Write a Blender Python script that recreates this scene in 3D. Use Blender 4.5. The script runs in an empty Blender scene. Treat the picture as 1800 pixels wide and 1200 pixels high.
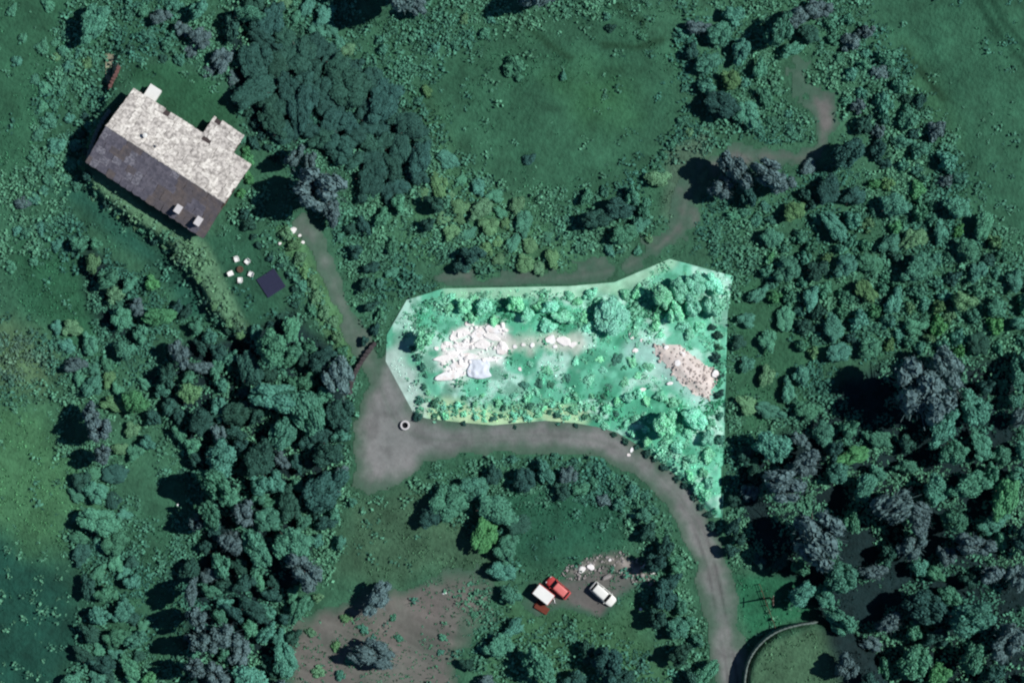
import bpy, bmesh, math, random
import numpy as np
from mathutils import Vector, Matrix, Euler

random.seed(7)
rng = np.random.default_rng(11)
scene = bpy.context.scene
R = math.radians

# ------------------------------------------------------------------ camera
CAM_H = 520.0
cam_data = bpy.data.cameras.new('camera')
cam = bpy.data.objects.new('camera', cam_data)
scene.collection.objects.link(cam)
cam.location = (0, 0, CAM_H)
cam.rotation_euler = (0, 0, 0)
cam_data.sensor_width = 36
cam_data.lens = 36 * CAM_H / 180.0
cam_data.clip_start = 1
cam_data.clip_end = 6000
scene.camera = cam
# ------------------------------------------------------------------ light
SUN_EL, SUN_AZ = 49.0, 80.0          # azimuth clockwise from +Y: the sun stands in the east
sdir = Vector((math.sin(R(SUN_AZ)) * math.cos(R(SUN_EL)), math.cos(R(SUN_AZ)) * math.cos(R(SUN_EL)), math.sin(R(SUN_EL))))
world = bpy.data.worlds.new('World')
scene.world = world
world.use_nodes = True
wn = world.node_tree.nodes
wl = world.node_tree.links
wn.clear()
sky = wn.new('ShaderNodeTexSky')
sky.sky_type = 'NISHITA'
sky.sun_disc = False
sky.sun_elevation = R(SUN_EL)
sky.sun_rotation = R(SUN_AZ)
sky.altitude = 1500
sky.dust_density = 0.0
sky.ozone_density = 6.0
bg = wn.new('ShaderNodeBackground')
bg.inputs['Strength'].default_value = 0.05
wo = wn.new('ShaderNodeOutputWorld')
wl.new(sky.outputs[0], bg.inputs[0])
wl.new(bg.outputs[0], wo.inputs[0])
sun_data = bpy.data.lights.new('sun', 'SUN')
sun_data.energy = 4.2
sun_data.angle = R(0.53)
sun_data.color = (1.0, 0.965, 0.92)
sun = bpy.data.objects.new('sun', sun_data)
scene.collection.objects.link(sun)
sun.location = sdir * 300
sun.rotation_euler = (-sdir).to_track_quat('-Z', 'Y').to_euler()
# ------------------------------------------------------------------ exposure
vs = scene.view_settings
vs.view_transform = 'Standard'
vs.look = 'None'
vs.exposure = 0.0
vs.gamma = 1.0
vs.use_curve_mapping = False
scene.cycles.filter_width = 2.2
scene.cycles.max_bounces = 4

COL = scene.collection

# ================================================================== helpers
def P(px, py):
    return ((px - 900) / 10.0, (600 - py) / 10.0)

def lin(c):
    c = c / 255.0
    return c / 12.92 if c <= 0.04045 else ((c + 0.055) / 1.055) ** 2.4

def C(r, g, b):
    return (lin(r), lin(g), lin(b), 1.0)

def smooth(a, b, x):
    t = np.clip((x - a) / (b - a), 0, 1)
    return t * t * (3 - 2 * t)

_perm = np.random.default_rng(3).permutation(4096)
_val = np.random.default_rng(4).random(4096)

def vnoise(x, y, s, seed=0):
    x = np.asarray(x, float) / s + 1000.5 + seed * 17.3
    y = np.asarray(y, float) / s + 1000.5 + seed * 9.1
    xi = np.floor(x).astype(int)
    yi = np.floor(y).astype(int)
    fx = x - xi
    fy = y - yi
    fx = fx * fx * (3 - 2 * fx)
    fy = fy * fy * (3 - 2 * fy)
    def h(i, j):
        return _val[(_perm[(i + 57 * seed) & 4095] + j) & 4095]
    a = h(xi, yi) * (1 - fx) + h(xi + 1, yi) * fx
    b = h(xi, yi + 1) * (1 - fx) + h(xi + 1, yi + 1) * fx
    return a * (1 - fy) + b * fy          # 0..1

def fbm(x, y, s, seed=0, octs=3):
    t = 0
    a = 1
    n = 0
    for k in range(octs):
        t = t + a * vnoise(x, y, s / (2 ** k), seed + k)
        n += a
        a *= 0.5
    return t / n

def seg_dist(x, y, pts, closed=False):
    d = np.full(np.shape(x), 1e9)
    qx = np.zeros(np.shape(x))
    qy = np.zeros(np.shape(x))
    n = len(pts)
    for i in range(n if closed else n - 1):
        ax, ay = pts[i]
        bx, by = pts[(i + 1) % n]
        dx, dy = bx - ax, by - ay
        L = dx * dx + dy * dy + 1e-12
        t = np.clip(((x - ax) * dx + (y - ay) * dy) / L, 0, 1)
        px, py = ax + t * dx, ay + t * dy
        dd = np.hypot(x - px, y - py)
        m = dd < d
        d = np.where(m, dd, d)
        qx = np.where(m, px, qx)
        qy = np.where(m, py, qy)
    return d, qx, qy

def inside(x, y, pts):
    r = np.zeros(np.shape(x), bool)
    n = len(pts)
    for i in range(n):
        ax, ay = pts[i]
        bx, by = pts[(i + 1) % n]
        if ay == by:
            continue
        c = ((ay > y) != (by > y)) & (x < (bx - ax) * (y - ay) / (by - ay) + ax)
        r ^= c
    return r

def sdf(x, y, pts):                    # negative inside
    d, _, _ = seg_dist(x, y, pts, True)
    return np.where(inside(x, y, pts), -d, d)

def PX(lst):
    return [P(*p) for p in lst]

def smooth_line(pts, n=6):
    out = []
    m = len(pts)
    for i in range(m - 1):
        p0, p1, p2, p3 = [np.array(pts[max(0, min(m - 1, i + k))], float) for k in (-1, 0, 1, 2)]
        for k in range(n):
            t = k / n
            out.append(tuple(0.5 * ((2 * p1) + (-p0 + p2) * t + (2 * p0 - 5 * p1 + 4 * p2 - p3) * t * t + (-p0 + 3 * p1 - 3 * p2 + p3) * t ** 3)))
    out.append(tuple(pts[-1]))
    return out

# ================================================================== the lie of the land
PLOT = PX([(779, 507), (1000, 503), (1080, 496), (1177, 455), (1289, 485), (1279, 550), (1275, 700), (1270, 909), (1256, 909),
           (1240, 895), (1212, 858), (1180, 828), (1150, 803), (1120, 781), (1085, 760), (1050, 750), (1010, 743), (958, 739), (910, 743),
           (865, 747), (800, 741), (750, 735), (728, 728), (678, 635), (680, 588), (715, 527)])
ROAD = smooth_line(PX([(1292, 1300), (1288, 1200), (1275, 1120), (1258, 1030), (1240, 960), (1215, 905), (1175, 850), (1110, 800), (1040, 772),
                       (960, 765), (860, 768), (760, 772), (700, 745), (672, 690), (650, 640), (622, 580), (600, 530), (580, 480), (552, 425), (530, 395)]))
YARD = PX([(690, 610), (668, 640), (640, 690), (622, 760), (622, 850), (650, 868), (700, 850), (770, 800), (860, 790), (870, 745), (740, 735), (715, 690)])
UPTRACK = smooth_line(PX([(790, 500), (850, 496), (920, 492), (1000, 488), (1080, 476), (1150, 440), (1190, 400), (1205, 360), (1216, 320), (1230, 290)]))
CLEARING = PX([(1228, 278), (1290, 262), (1350, 262), (1408, 268), (1430, 240), (1425, 205), (1395, 160), (1385, 120), (1405, 100), (1440, 140), (1468, 180), (1475, 215), (1455, 258), (1425, 290), (1370, 286), (1300, 292), (1240, 320)])
SOIL = PX([(600, 1045), (650, 1040), (690, 1022), (740, 1012), (780, 1000), (840, 1005), (875, 1035), (860, 1085), (825, 1120), (810, 1200), (815, 1290), (590, 1290), (500, 1210), (485, 1120), (530, 1080)])
SW_EDGE = smooth_line(PX([(214, 60), (196, 150), (176, 200), (156, 250), (148, 300), (178, 345), (240, 392), (305, 440), (345, 492), (378, 550), (430, 605), (470, 640)]), 4)
MOUND = smooth_line(PX([(1310, 1330), (1308, 1240), (1309, 1190), (1318, 1155), (1338, 1128), (1366, 1108), (1400, 1097), (1434, 1092), (1500, 1120), (1560, 1200), (1560, 1330)]), 4)
HOUSE_C = P(300, 295)
# the house frame: u along the ridge (towards the lower right), v towards the upper right
H0 = Vector((*P(199, 228), 0))
HU = Vector((0.838, -0.543, 0)).normalized()
HV = Vector((0.543, 0.838, 0)).normalized()
def huv(u, v, z=0):
    return H0 + HU * u + HV * v + Vector((0, 0, z))

def HT(x, y):
    x = np.asarray(x, float)
    y = np.asarray(y, float)
    far = 1 - smooth(110, 190, np.hypot(x, y))
    droad, _, _ = seg_dist(x, y, ROAD)
    dyard = np.maximum(sdf(x, y, YARD), 0)
    dup, _, _ = seg_dist(x, y, UPTRACK)
    rough = smooth(1.5, 7, np.minimum(np.minimum(droad, dyard + 1.5), dup + 1.0))
    sp = sdf(x, y, PLOT)
    pl = smooth(-1.3, 0.05, -sp - 0.1)
    z = (1.7 * (fbm(x, y, 17, 1, 2) - 0.5) + 0.5 * (vnoise(x, y, 3.6, 5) - 0.5)) * (0.12 + 0.88 * rough)
    z = z * (1 - 0.5 * smooth(0, 1, np.where(sp < 0, 1.0, 0.0)))
    steep = smooth(16, 24, x) * (1 - smooth(-17, -13, y))
    z = z + 0.75 * (steep * smooth(0.15, 1.1, -sp) + (1 - steep) * smooth(0.0, 9.0, -sp))
    # house terrace: a steep bank on its lower left side, fading out gently elsewhere
    dsw, qx, qy = seg_dist(x, y, SW_EDGE)
    poly = SW_EDGE + [P(640, 640), P(900, 500), P(900, 60)]
    ins = inside(x, y, poly)
    sgn = np.where(ins, dsw, -dsw)
    dh = np.hypot(x - HOUSE_C[0] - 4, y - HOUSE_C[1] + 6)
    fall = 1 - smooth(20, 38, dh)
    terr = smooth(-0.55, 0.75, sgn) * fall
    z = z * (1 - 0.75 * terr) + 2.6 * terr
    dmo = sdf(x, y, MOUND)
    mo = smooth(-0.3, 0.8, -dmo)
    z = z * (1 - 0.7 * mo) + 3.1 * mo
    # house platform
    rx, ry = x - H0.x, y - H0.y
    u = rx * HU.x + ry * HU.y
    v = rx * HV.x + ry * HV.y
    dd = np.maximum(np.maximum(-1 - u, u - 26), np.maximum(-8 - v, v - 12.5))
    w = 1 - smooth(-0.2, 1.5, dd)
    w = w * np.where(sgn > -1.2, 1, 0)
    z = z * (1 - w) + 2.6 * w
    # hollow of the low lane beside the terrace
    return z * far

def ht(x, y):
    return float(HT(np.array([x]), np.array([y]))[0])

# ================================================================== materials
def mat(name, col, rough=0.85, spec=0.2, var=0.25, scale=1.0, bump=0.0, col2=None, attr=None, objvar=0.0, metal=0.0, scale2=None, hue=0.0):
    m = bpy.data.materials.new(name)
    m.use_nodes = True
    nt = m.node_tree
    N, L = nt.nodes, nt.links
    b = N['Principled BSDF']
    b.inputs['Roughness'].default_value = rough
    b.inputs['Specular IOR Level'].default_value = spec
    b.inputs['Metallic'].default_value = metal
    geo = N.new('ShaderNodeNewGeometry')
    n1 = N.new('ShaderNodeTexNoise')
    n1.inputs['Scale'].default_value = scale
    n1.inputs['Detail'].default_value = 6
    n1.inputs['Roughness'].default_value = 0.62
    if attr is None and objvar == 0 and scale < 0:
        pass
    tc = N.new('ShaderNodeTexCoord')
    L.new(geo.outputs['Position'], n1.inputs['Vector'])
    if attr:
        a = N.new('ShaderNodeAttribute')
        a.attribute_name = attr
        base = a.outputs['Color']
    else:
        rgb = N.new('ShaderNodeRGB')
        rgb.outputs[0].default_value = col
        base = rgb.outputs[0]
    if col2 is not None:
        n2 = N.new('ShaderNodeTexNoise')
        n2.inputs['Scale'].default_value = scale2 or scale * 0.3
        n2.inputs['Detail'].default_value = 4
        L.new(geo.outputs['Position'], n2.inputs['Vector'])
        rp = N.new('ShaderNodeValToRGB')
        rp.color_ramp.elements[0].position = 0.42
        rp.color_ramp.elements[1].position = 0.62
        L.new(n2.outputs['Fac'], rp.inputs[0])
        mx2 = N.new('ShaderNodeMix')
        mx2.data_type = 'RGBA'
        L.new(rp.outputs[0], mx2.inputs[0])
        L.new(base, mx2.inputs[6])
        mx2.inputs[7].default_value = col2
        base = mx2.outputs[2]
    mr = N.new('ShaderNodeMapRange')
    mr.inputs[1].default_value = 0.25
    mr.inputs[2].default_value = 0.75
    mr.inputs[3].default_value = 1 - var
    mr.inputs[4].default_value = 1 + var
    L.new(n1.outputs['Fac'], mr.inputs[0])
    fac = mr.outputs[0]
    if objvar:
        oi = N.new('ShaderNodeObjectInfo')
        mr2 = N.new('ShaderNodeMapRange')
        mr2.inputs[3].default_value = 1 - objvar
        mr2.inputs[4].default_value = 1 + objvar
        L.new(oi.outputs['Random'], mr2.inputs[0])
        mu = N.new('ShaderNodeMath')
        mu.operation = 'MULTIPLY'
        L.new(fac, mu.inputs[0])
        L.new(mr2.outputs[0], mu.inputs[1])
        fac = mu.outputs[0]
    hs = N.new('ShaderNodeHueSaturation')
    L.new(base, hs.inputs['Color'])
    L.new(fac, hs.inputs['Value'])
    if hue:
        oi2 = N.new('ShaderNodeObjectInfo')
        ml = N.new('ShaderNodeMath')
        ml.operation = 'MULTIPLY'
        ml.inputs[1].default_value = 7.31
        fr = N.new('ShaderNodeMath')
        fr.operation = 'FRACT'
        L.new(oi2.outputs['Random'], ml.inputs[0])
        L.new(ml.outputs[0], fr.inputs[0])
        mr3 = N.new('ShaderNodeMapRange')
        mr3.inputs[3].default_value = 0.5 - hue
        mr3.inputs[4].default_value = 0.5 + hue
        L.new(fr.outputs[0], mr3.inputs[0])
        L.new(mr3.outputs[0], hs.inputs['Hue'])
    L.new(hs.outputs[0], b.inputs['Base Color'])
    if bump:
        n3 = N.new('ShaderNodeTexNoise')
        n3.inputs['Scale'].default_value = scale * 2.2
        n3.inputs['Detail'].default_value = 5
        L.new(geo.outputs['Position'], n3.inputs['Vector'])
        bp = N.new('ShaderNodeBump')
        bp.inputs['Strength'].default_value = 1.0
        bp.inputs['Distance'].default_value = bump
        L.new(n3.outputs['Fac'], bp.inputs['Height'])
        L.new(bp.outputs[0], b.inputs['Normal'])
    return m

M = {}
M['ground'] = mat('meadow_ground', None, attr='Col', var=0.30, scale=0.75, bump=0.3)
M['patch'] = mat('worn_ground', None, attr='Col', var=0.16, scale=0.9, bump=0.06)
M['leaf_green'] = mat('leaves_green', C(82, 142, 120), var=0.25, scale=0.7, objvar=0.2, hue=0.02)
M['leaf_dark'] = mat('leaves_dark', C(53, 95, 86), var=0.28, scale=0.7, objvar=0.16, hue=0.02)
M['leaf_grey'] = mat('leaves_grey', C(94, 122, 124), var=0.2, scale=0.7, objvar=0.16, hue=0.008)
M['leaf_bright'] = mat('leaves_bright', C(84, 148, 102), var=0.2, scale=0.9, objvar=0.18, hue=0.015)
M['leaf_highlighted'] = mat('leaves_highlighted', C(150, 230, 196), var=0.24, scale=0.9, objvar=0.22, hue=0.02)  # green leaves lightened: the plot's highlight painted into their colour
M['leaf_olive'] = mat('leaves_olive', C(98, 144, 106), var=0.22, scale=0.9, objvar=0.2, hue=0.02)
M['bark'] = mat('bark', C(96, 86, 80), var=0.3, scale=6)
M['bark_pale'] = mat('bark_pale', C(132, 124, 122), var=0.3, scale=6)
M['tuft'] = mat('tuft_grass', None, attr='Col', var=0.2, scale=0.7)
M['slab_a'] = mat('slab_cream', C(206, 202, 196), var=0.26, scale=2.2, bump=0.05, col2=C(150, 146, 142), scale2=1.6)
M['slab_b'] = mat('slab_white', C(226, 223, 216), var=0.22, scale=2.2, bump=0.05, col2=C(172, 168, 162), scale2=1.7)
M['slab_c'] = mat('slab_grey', C(164, 160, 155), var=0.25, scale=2.2, bump=0.05, col2=C(206, 202, 196), scale2=1.8)
M['slab_d'] = mat('slate_dark', C(100, 99, 110), var=0.25, scale=1.8, bump=0.03, col2=C(114, 112, 122), scale2=0.9)
M['slab_e'] = mat('slate_brown', C(100, 96, 100), var=0.25, scale=1.8, bump=0.03, col2=C(112, 104, 102), scale2=0.6)
M['slab_f'] = mat('slate_lichen', C(106, 106, 116), var=0.28, scale=1.8, bump=0.03, col2=C(146, 145, 154), scale2=2.4)
M['deckroof'] = mat('roof_boards', C(70, 62, 62), var=0.2, scale=3)
M['plaster'] = mat('stone_wall_render', C(112, 84, 80), var=0.25, scale=2.5, bump=0.04)
M['stone'] = mat('field_stone', C(150, 146, 144), var=0.25, scale=3, bump=0.04)
M['stone_dark'] = mat('dark_stone', C(72, 68, 70), var=0.3, scale=3, bump=0.04)
M['stone_white'] = mat('white_limestone', C(248, 250, 251), var=0.06, scale=1.2, bump=0.05, col2=C(236, 228, 224), scale2=0.8)
M['stone_cream'] = mat('cream_limestone', C(243, 240, 238), var=0.1, scale=1.4, bump=0.05)
M['rubble'] = mat('rubble', C(206, 194, 188), var=0.3, scale=3, bump=0.05, objvar=0.3)
M['coping'] = mat('wall_coping', C(108, 124, 118), var=0.25, scale=3)
M['white'] = mat('white_paint', C(238, 240, 236), rough=0.5, var=0.05, scale=1)
M['carwhite'] = mat('white_car_paint', C(236, 238, 232), rough=0.35, spec=0.5, var=0.03, scale=1)
M['carred'] = mat('faded_red_paint', C(188, 72, 72), rough=0.4, spec=0.5, var=0.08, scale=1.5)
M['carpink'] = mat('sun_bleached_red', C(220, 120, 116), rough=0.45, spec=0.4, var=0.1, scale=1.5)
M['glass'] = mat('car_glass', C(20, 22, 26), rough=0.15, spec=0.3, var=0.05, scale=1)
M['rubber'] = mat('tyre_rubber', C(26, 26, 28), rough=0.8, var=0.1, scale=4)
M['steel'] = mat('dull_steel', C(150, 152, 156), rough=0.4, metal=0.6, var=0.1, scale=4)
M['rust'] = mat('rusty_sheet', C(112, 58, 46), var=0.3, scale=2.5)
M['wood'] = mat('weathered_wood', C(92, 74, 62), var=0.3, scale=4)
M['darkboard'] = mat('dark_deck_board', C(46, 50, 74), var=0.12, scale=2)
M['tarp'] = mat('pale_blue_tarp', C(220, 229, 240), rough=0.5, var=0.12, scale=1.5, bump=0.03)
M['concrete'] = mat('concrete', C(206, 204, 206), var=0.1, scale=3)
M['black'] = mat('dark_water', C(14, 14, 22), rough=0.5, var=0.05, scale=1)
M['lamp'] = mat('lamp_lens', C(220, 222, 224), rough=0.2, var=0.03, scale=1)

# ================================================================== mesh helpers
def link(o):
    COL.objects.link(o)
    return o

def tag(o, label=None, cat=None, group=None, kind=None):
    if label:
        o['label'] = label
    if cat:
        o['category'] = cat
    if group:
        o['group'] = group
    if kind:
        o['kind'] = kind
    return o

def mobj(name, verts, faces, m, parent=None, smooth_sh=False):
    me = bpy.data.meshes.new(name)
    me.from_pydata([tuple(v) for v in verts], [], [tuple(f) for f in faces])
    me.update()
    if smooth_sh:
        for p in me.polygons:
            p.use_smooth = True
    if m:
        me.materials.append(M[m] if isinstance(m, str) else m)
    o = bpy.data.objects.new(name, me)
    link(o)
    if parent is not None:
        o.parent = parent
    return o

def bobj(name, bm, m, parent=None, smooth_sh=False):
    me = bpy.data.meshes.new(name)
    bm.normal_update()
    bm.to_mesh(me)
    bm.free()
    if smooth_sh:
        for p in me.polygons:
            p.use_smooth = True
    me.materials.append(M[m])
    o = bpy.data.objects.new(name, me)
    link(o)
    if parent is not None:
        o.parent = parent
    return o

def empty(name, loc, rz=0.0):
    o = bpy.data.objects.new(name, None)
    o.empty_display_size = 0.5
    o.location = loc
    o.rotation_euler = (0, 0, rz)
    link(o)
    return o

def box(bm, x0, x1, y0, y1, z0, z1, mtx=None, bev=0.0):
    r = bmesh.ops.create_cube(bm, size=1)
    vs_ = r['verts']
    for v in vs_:
        v.co = Vector(((x0 + x1) / 2 + v.co.x * (x1 - x0), (y0 + y1) / 2 + v.co.y * (y1 - y0), (z0 + z1) / 2 + v.co.z * (z1 - z0)))
    if bev:
        es = list({e for v in vs_ for e in v.link_edges})
        rr = bmesh.ops.bevel(bm, geom=es, offset=bev, segments=2, affect='EDGES', profile=0.5)
        vs_ = list({v for f in rr['faces'] for v in f.verts} | {v for v in vs_ if v.is_valid})
    if mtx is not None:
        bmesh.ops.transform(bm, matrix=mtx, verts=vs_)
    return vs_

def tube(bm, pts, rads, n=7, cap=True):
    rings = []
    for i, p in enumerate(pts):
        p = Vector(p)
        a = Vector(pts[max(0, i - 1)])
        b = Vector(pts[min(len(pts) - 1, i + 1)])
        d = (b - a).normalized()
        up = Vector((0, 0, 1)) if abs(d.z) < 0.95 else Vector((1, 0, 0))
        s = d.cross(up).normalized()
        t = d.cross(s)
        rings.append([bm.verts.new(p + (s * math.cos(k * 2 * math.pi / n) + t * math.sin(k * 2 * math.pi / n)) * rads[i]) for k in range(n)])
    for i in range(len(rings) - 1):
        for k in range(n):
            bm.faces.new((rings[i][k], rings[i][(k + 1) % n], rings[i + 1][(k + 1) % n], rings[i + 1][k]))
    if cap:
        bm.faces.new(rings[0][::-1])
        bm.faces.new(rings[-1])

def lathe(bm, prof, n=24):
    rings = []
    for r, z in prof:
        rings.append([bm.verts.new((r * math.cos(2 * math.pi * k / n), r * math.sin(2 * math.pi * k / n), z)) for k in range(n)])
    for i in range(len(rings) - 1):
        for k in range(n):
            bm.faces.new((rings[i][k], rings[i][(k + 1) % n], rings[i + 1][(k + 1) % n], rings[i + 1][k]))
    return rings

def set_col(me, cols):
    a = me.color_attributes.new('Col', 'FLOAT_COLOR', 'POINT')
    a.data.foreach_set('color', np.asarray(cols, np.float32).ravel())

def lcol(r, g, b):
    return np.array([lin(r), lin(g), lin(b)])

# ================================================================== ground
def ground_colour(x, y):
    n = np.shape(x)
    c = np.zeros(n + (3,))
    g1 = fbm(x, y, 26, 20, 3)[..., None]
    c[:] = lcol(52, 98, 78) * (1 - g1) + lcol(68, 116, 92) * g1
    def zone(poly, col, soft=4.0, jit=3.0, amt=1.0, seed=0):
        d = sdf(x, y, PX(poly)) + (fbm(x, y, 6, 30 + seed, 3) - 0.5) * 2 * jit
        w = (amt * smooth(soft, -soft, d) if False else amt * (1 - smooth(-soft, soft, d)))[..., None]
        c[:] = c * (1 - w) + lcol(*col) * w
    zone([(-300, 900), (20, 930), (130, 1010), (160, 1100), (120, 1200), (90, 1500), (-300, 1500)], (32, 80, 70), 4, 2, 1, 1)
    zone([(-200, 700), (60, 700), (170, 860), (120, 960), (40, 960), (-200, 880)], (78, 128, 92), 5, 4, 0.85, 2)
    zone([(-200, 570), (20, 570), (90, 610), (110, 660), (70, 690), (-200, 670)], (98, 130, 98), 4, 3, 0.8, 3)
    zone([(-200, -200), (120, -200), (140, 60), (80, 250), (0, 320), (-200, 320)], (54, 104, 80), 4, 2, 0.8, 4)
    zone([(150, 330), (230, 400), (330, 470), (380, 560), (330, 560), (260, 470), (180, 400), (90, 330)], (40, 92, 80), 2, 1, 0.9, 5)
    zone([(20, 430), (130, 430), (180, 560), (170, 640), (110, 590), (30, 520)], (44, 98, 72), 3, 2, 0.7, 6)
    zone([(740, 100), (900, 60), (1180, 60), (1200, 200), (1150, 320), (1000, 370), (860, 330), (780, 220)], (54, 102, 80), 5, 3, 0.8, 7)
    zone([(980, 140), (1090, 130), (1110, 200), (1030, 220)], (58, 110, 74), 5, 3, 0.7, 8)
    zone([(690, 200), (760, 180), (800, 300), (960, 380), (1000, 470), (840, 480), (720, 420), (740, 300)], (76, 124, 92), 4, 4, 0.75, 9)
    zone([(1500, -300), (1800, -300), (2100, 300), (2100, 480), (1800, 470), (1720, 370), (1600, 180), (1560, 90)], (56, 106, 84), 4, 3, 0.9, 10)
    zone([(1590, 80), (1660, 170), (1690, 260), (1640, 240), (1580, 130)], (62, 108, 78), 3, 1, 0.6, 11)
    zone([(1280, 480), (1380, 480), (1430, 600), (1420, 700), (1300, 770), (1270, 700)], (58, 108, 82), 3, 2, 0.9, 12)
    zone([(590, 860), (740, 850), (900, 950), (880, 1020), (700, 1030), (590, 1000)], (72, 106, 84), 4, 3, 0.9, 13)
    zone([(860, 860), (1080, 850), (1120, 930), (1060, 980), (900, 990)], (40, 92, 74), 4, 2, 0.9, 14)
    zone([(900, 1060), (1100, 1060), (1200, 1200), (880, 1250), (860, 1130)], (68, 112, 82), 4, 3, 0.9, 15)
    zone([(1290, 1010), (1400, 1010), (1440, 1070), (1320, 1120), (1300, 1060)], (44, 110, 82), 1.0, 0.6, 0.95, 16)
    zone([(1318, 1260), (1318, 1180), (1345, 1130), (1432, 1096), (1520, 1140), (1560, 1260)], (76, 110, 86), 1, 1, 0.9, 17)
    zone([(228, 120), (300, 108), (390, 160), (420, 215), (370, 245), (290, 190), (240, 150)], (50, 100, 74), 1, 0.6, 0.95, 18)
    zone([(360, 420), (430, 390), (500, 500), (490, 550), (450, 585), (400, 520)], (50, 98, 78), 1, 0.8, 0.95, 19)
    zone([(158, 290), (200, 320), (300, 400), (360, 430), (410, 520), (455, 590), (435, 605), (375, 540), (340, 480), (300, 430), (230, 380), (160, 330)], (104, 146, 116), 0.8, 1.2, 0.9, 20)
    zone([(490, 400), (530, 400), (570, 480), (610, 560), (625, 640), (590, 620), (540, 520), (500, 440)], (96, 142, 100), 1, 0.8, 0.7, 21)
    zone([(1180, 260), (1240, 240), (1250, 300), (1190, 420), (1160, 380)], (90, 116, 100), 2, 2, 0.8, 22)
    # woodland floor, navy tree shade painted into its dark colour
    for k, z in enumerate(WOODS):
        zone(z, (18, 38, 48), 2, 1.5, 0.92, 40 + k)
    # old vehicle tracks across the corner meadow
    for ln in ([(1690, -60), (1745, 45), (1800, 110), (1860, 160)], [(1715, -60), (1765, 40), (1820, 100)]):
        d, _, _ = seg_dist(x, y, smooth_line(PX(ln)))
        w = (0.7 * (1 - smooth(0.35, 0.9, d)))[..., None]
        c[:] = c * (1 - w) + lcol(26, 66, 50) * w
    for ln in ([(1590, 85), (1620, 125), (1660, 176)], [(925, 45), (960, 75), (1002, 103)], [(1080, 5), (1130, 40)], [(1060, 78), (1120, 84), (1165, 70)]):
        d, _, _ = seg_dist(x, y, PX(ln))
        w = (0.75 * (1 - smooth(0.3, 0.9, d)))[..., None]
        c[:] = c * (1 - w) + lcol(34, 68, 48) * w
    sp = fbm(x, y, 3.2, 77, 3)[..., None]
    c *= (0.64 + 0.72 * sp) * np.array([0.80, 0.84, 0.78])
    return c

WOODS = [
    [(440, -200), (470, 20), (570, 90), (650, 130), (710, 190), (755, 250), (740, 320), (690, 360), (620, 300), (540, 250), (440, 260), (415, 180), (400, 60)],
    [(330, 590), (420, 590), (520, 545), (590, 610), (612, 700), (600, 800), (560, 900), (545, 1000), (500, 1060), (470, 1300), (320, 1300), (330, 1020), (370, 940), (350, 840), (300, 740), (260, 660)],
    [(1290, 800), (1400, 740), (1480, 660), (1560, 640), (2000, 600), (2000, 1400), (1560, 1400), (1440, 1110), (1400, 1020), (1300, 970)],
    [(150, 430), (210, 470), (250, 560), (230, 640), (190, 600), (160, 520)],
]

def axis(lo, hi, step):
    a = np.arange(lo, hi + 0.01, step)
    out = np.array([-2400, -1200, -600, -300, -170])
    left = out[out < lo - 5]
    return np.concatenate([left, a, -left[::-1]])

gx = axis(-106, 106, 0.62)
gy = axis(-76, 76, 0.62)
X, Y = np.meshgrid(gx, gy)
Z = HT(X, Y)
nx, ny = len(gx), len(gy)
verts = np.stack([X.ravel(), Y.ravel(), Z.ravel()], 1)
idx = np.arange(nx * ny).reshape(ny, nx)
faces = np.stack([idx[:-1, :-1].ravel(), idx[:-1, 1:].ravel(), idx[1:, 1:].ravel(), idx[1:, :-1].ravel()], 1)

def fast_mesh(name, verts, faces, m, cols=None, smooth_sh=False):
    me = bpy.data.meshes.new(name)
    nf = len(faces)
    k = faces.shape[1]
    me.vertices.add(len(verts))
    me.vertices.foreach_set('co', np.asarray(verts, np.float32).ravel())
    me.loops.add(nf * k)
    me.loops.foreach_set('vertex_index', np.asarray(faces, np.int32).ravel())
    me.polygons.add(nf)
    me.polygons.foreach_set('loop_start', np.arange(0, nf * k, k, dtype=np.int32))
    me.polygons.foreach_set('loop_total', np.full(nf, k, np.int32))
    me.update(calc_edges=True)
    me.validate()
    if smooth_sh:
        me.polygons.foreach_set('use_smooth', np.ones(nf, bool))
    if cols is not None:
        if cols.shape[1] == 3:
            cols = np.concatenate([cols, np.ones((len(cols), 1))], 1)
        set_col(me, cols)
    me.materials.append(M[m])
    return me

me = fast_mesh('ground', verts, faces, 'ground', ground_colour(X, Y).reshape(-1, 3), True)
ground = link(bpy.data.objects.new('ground', me))
tag(ground, kind='structure')

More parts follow.
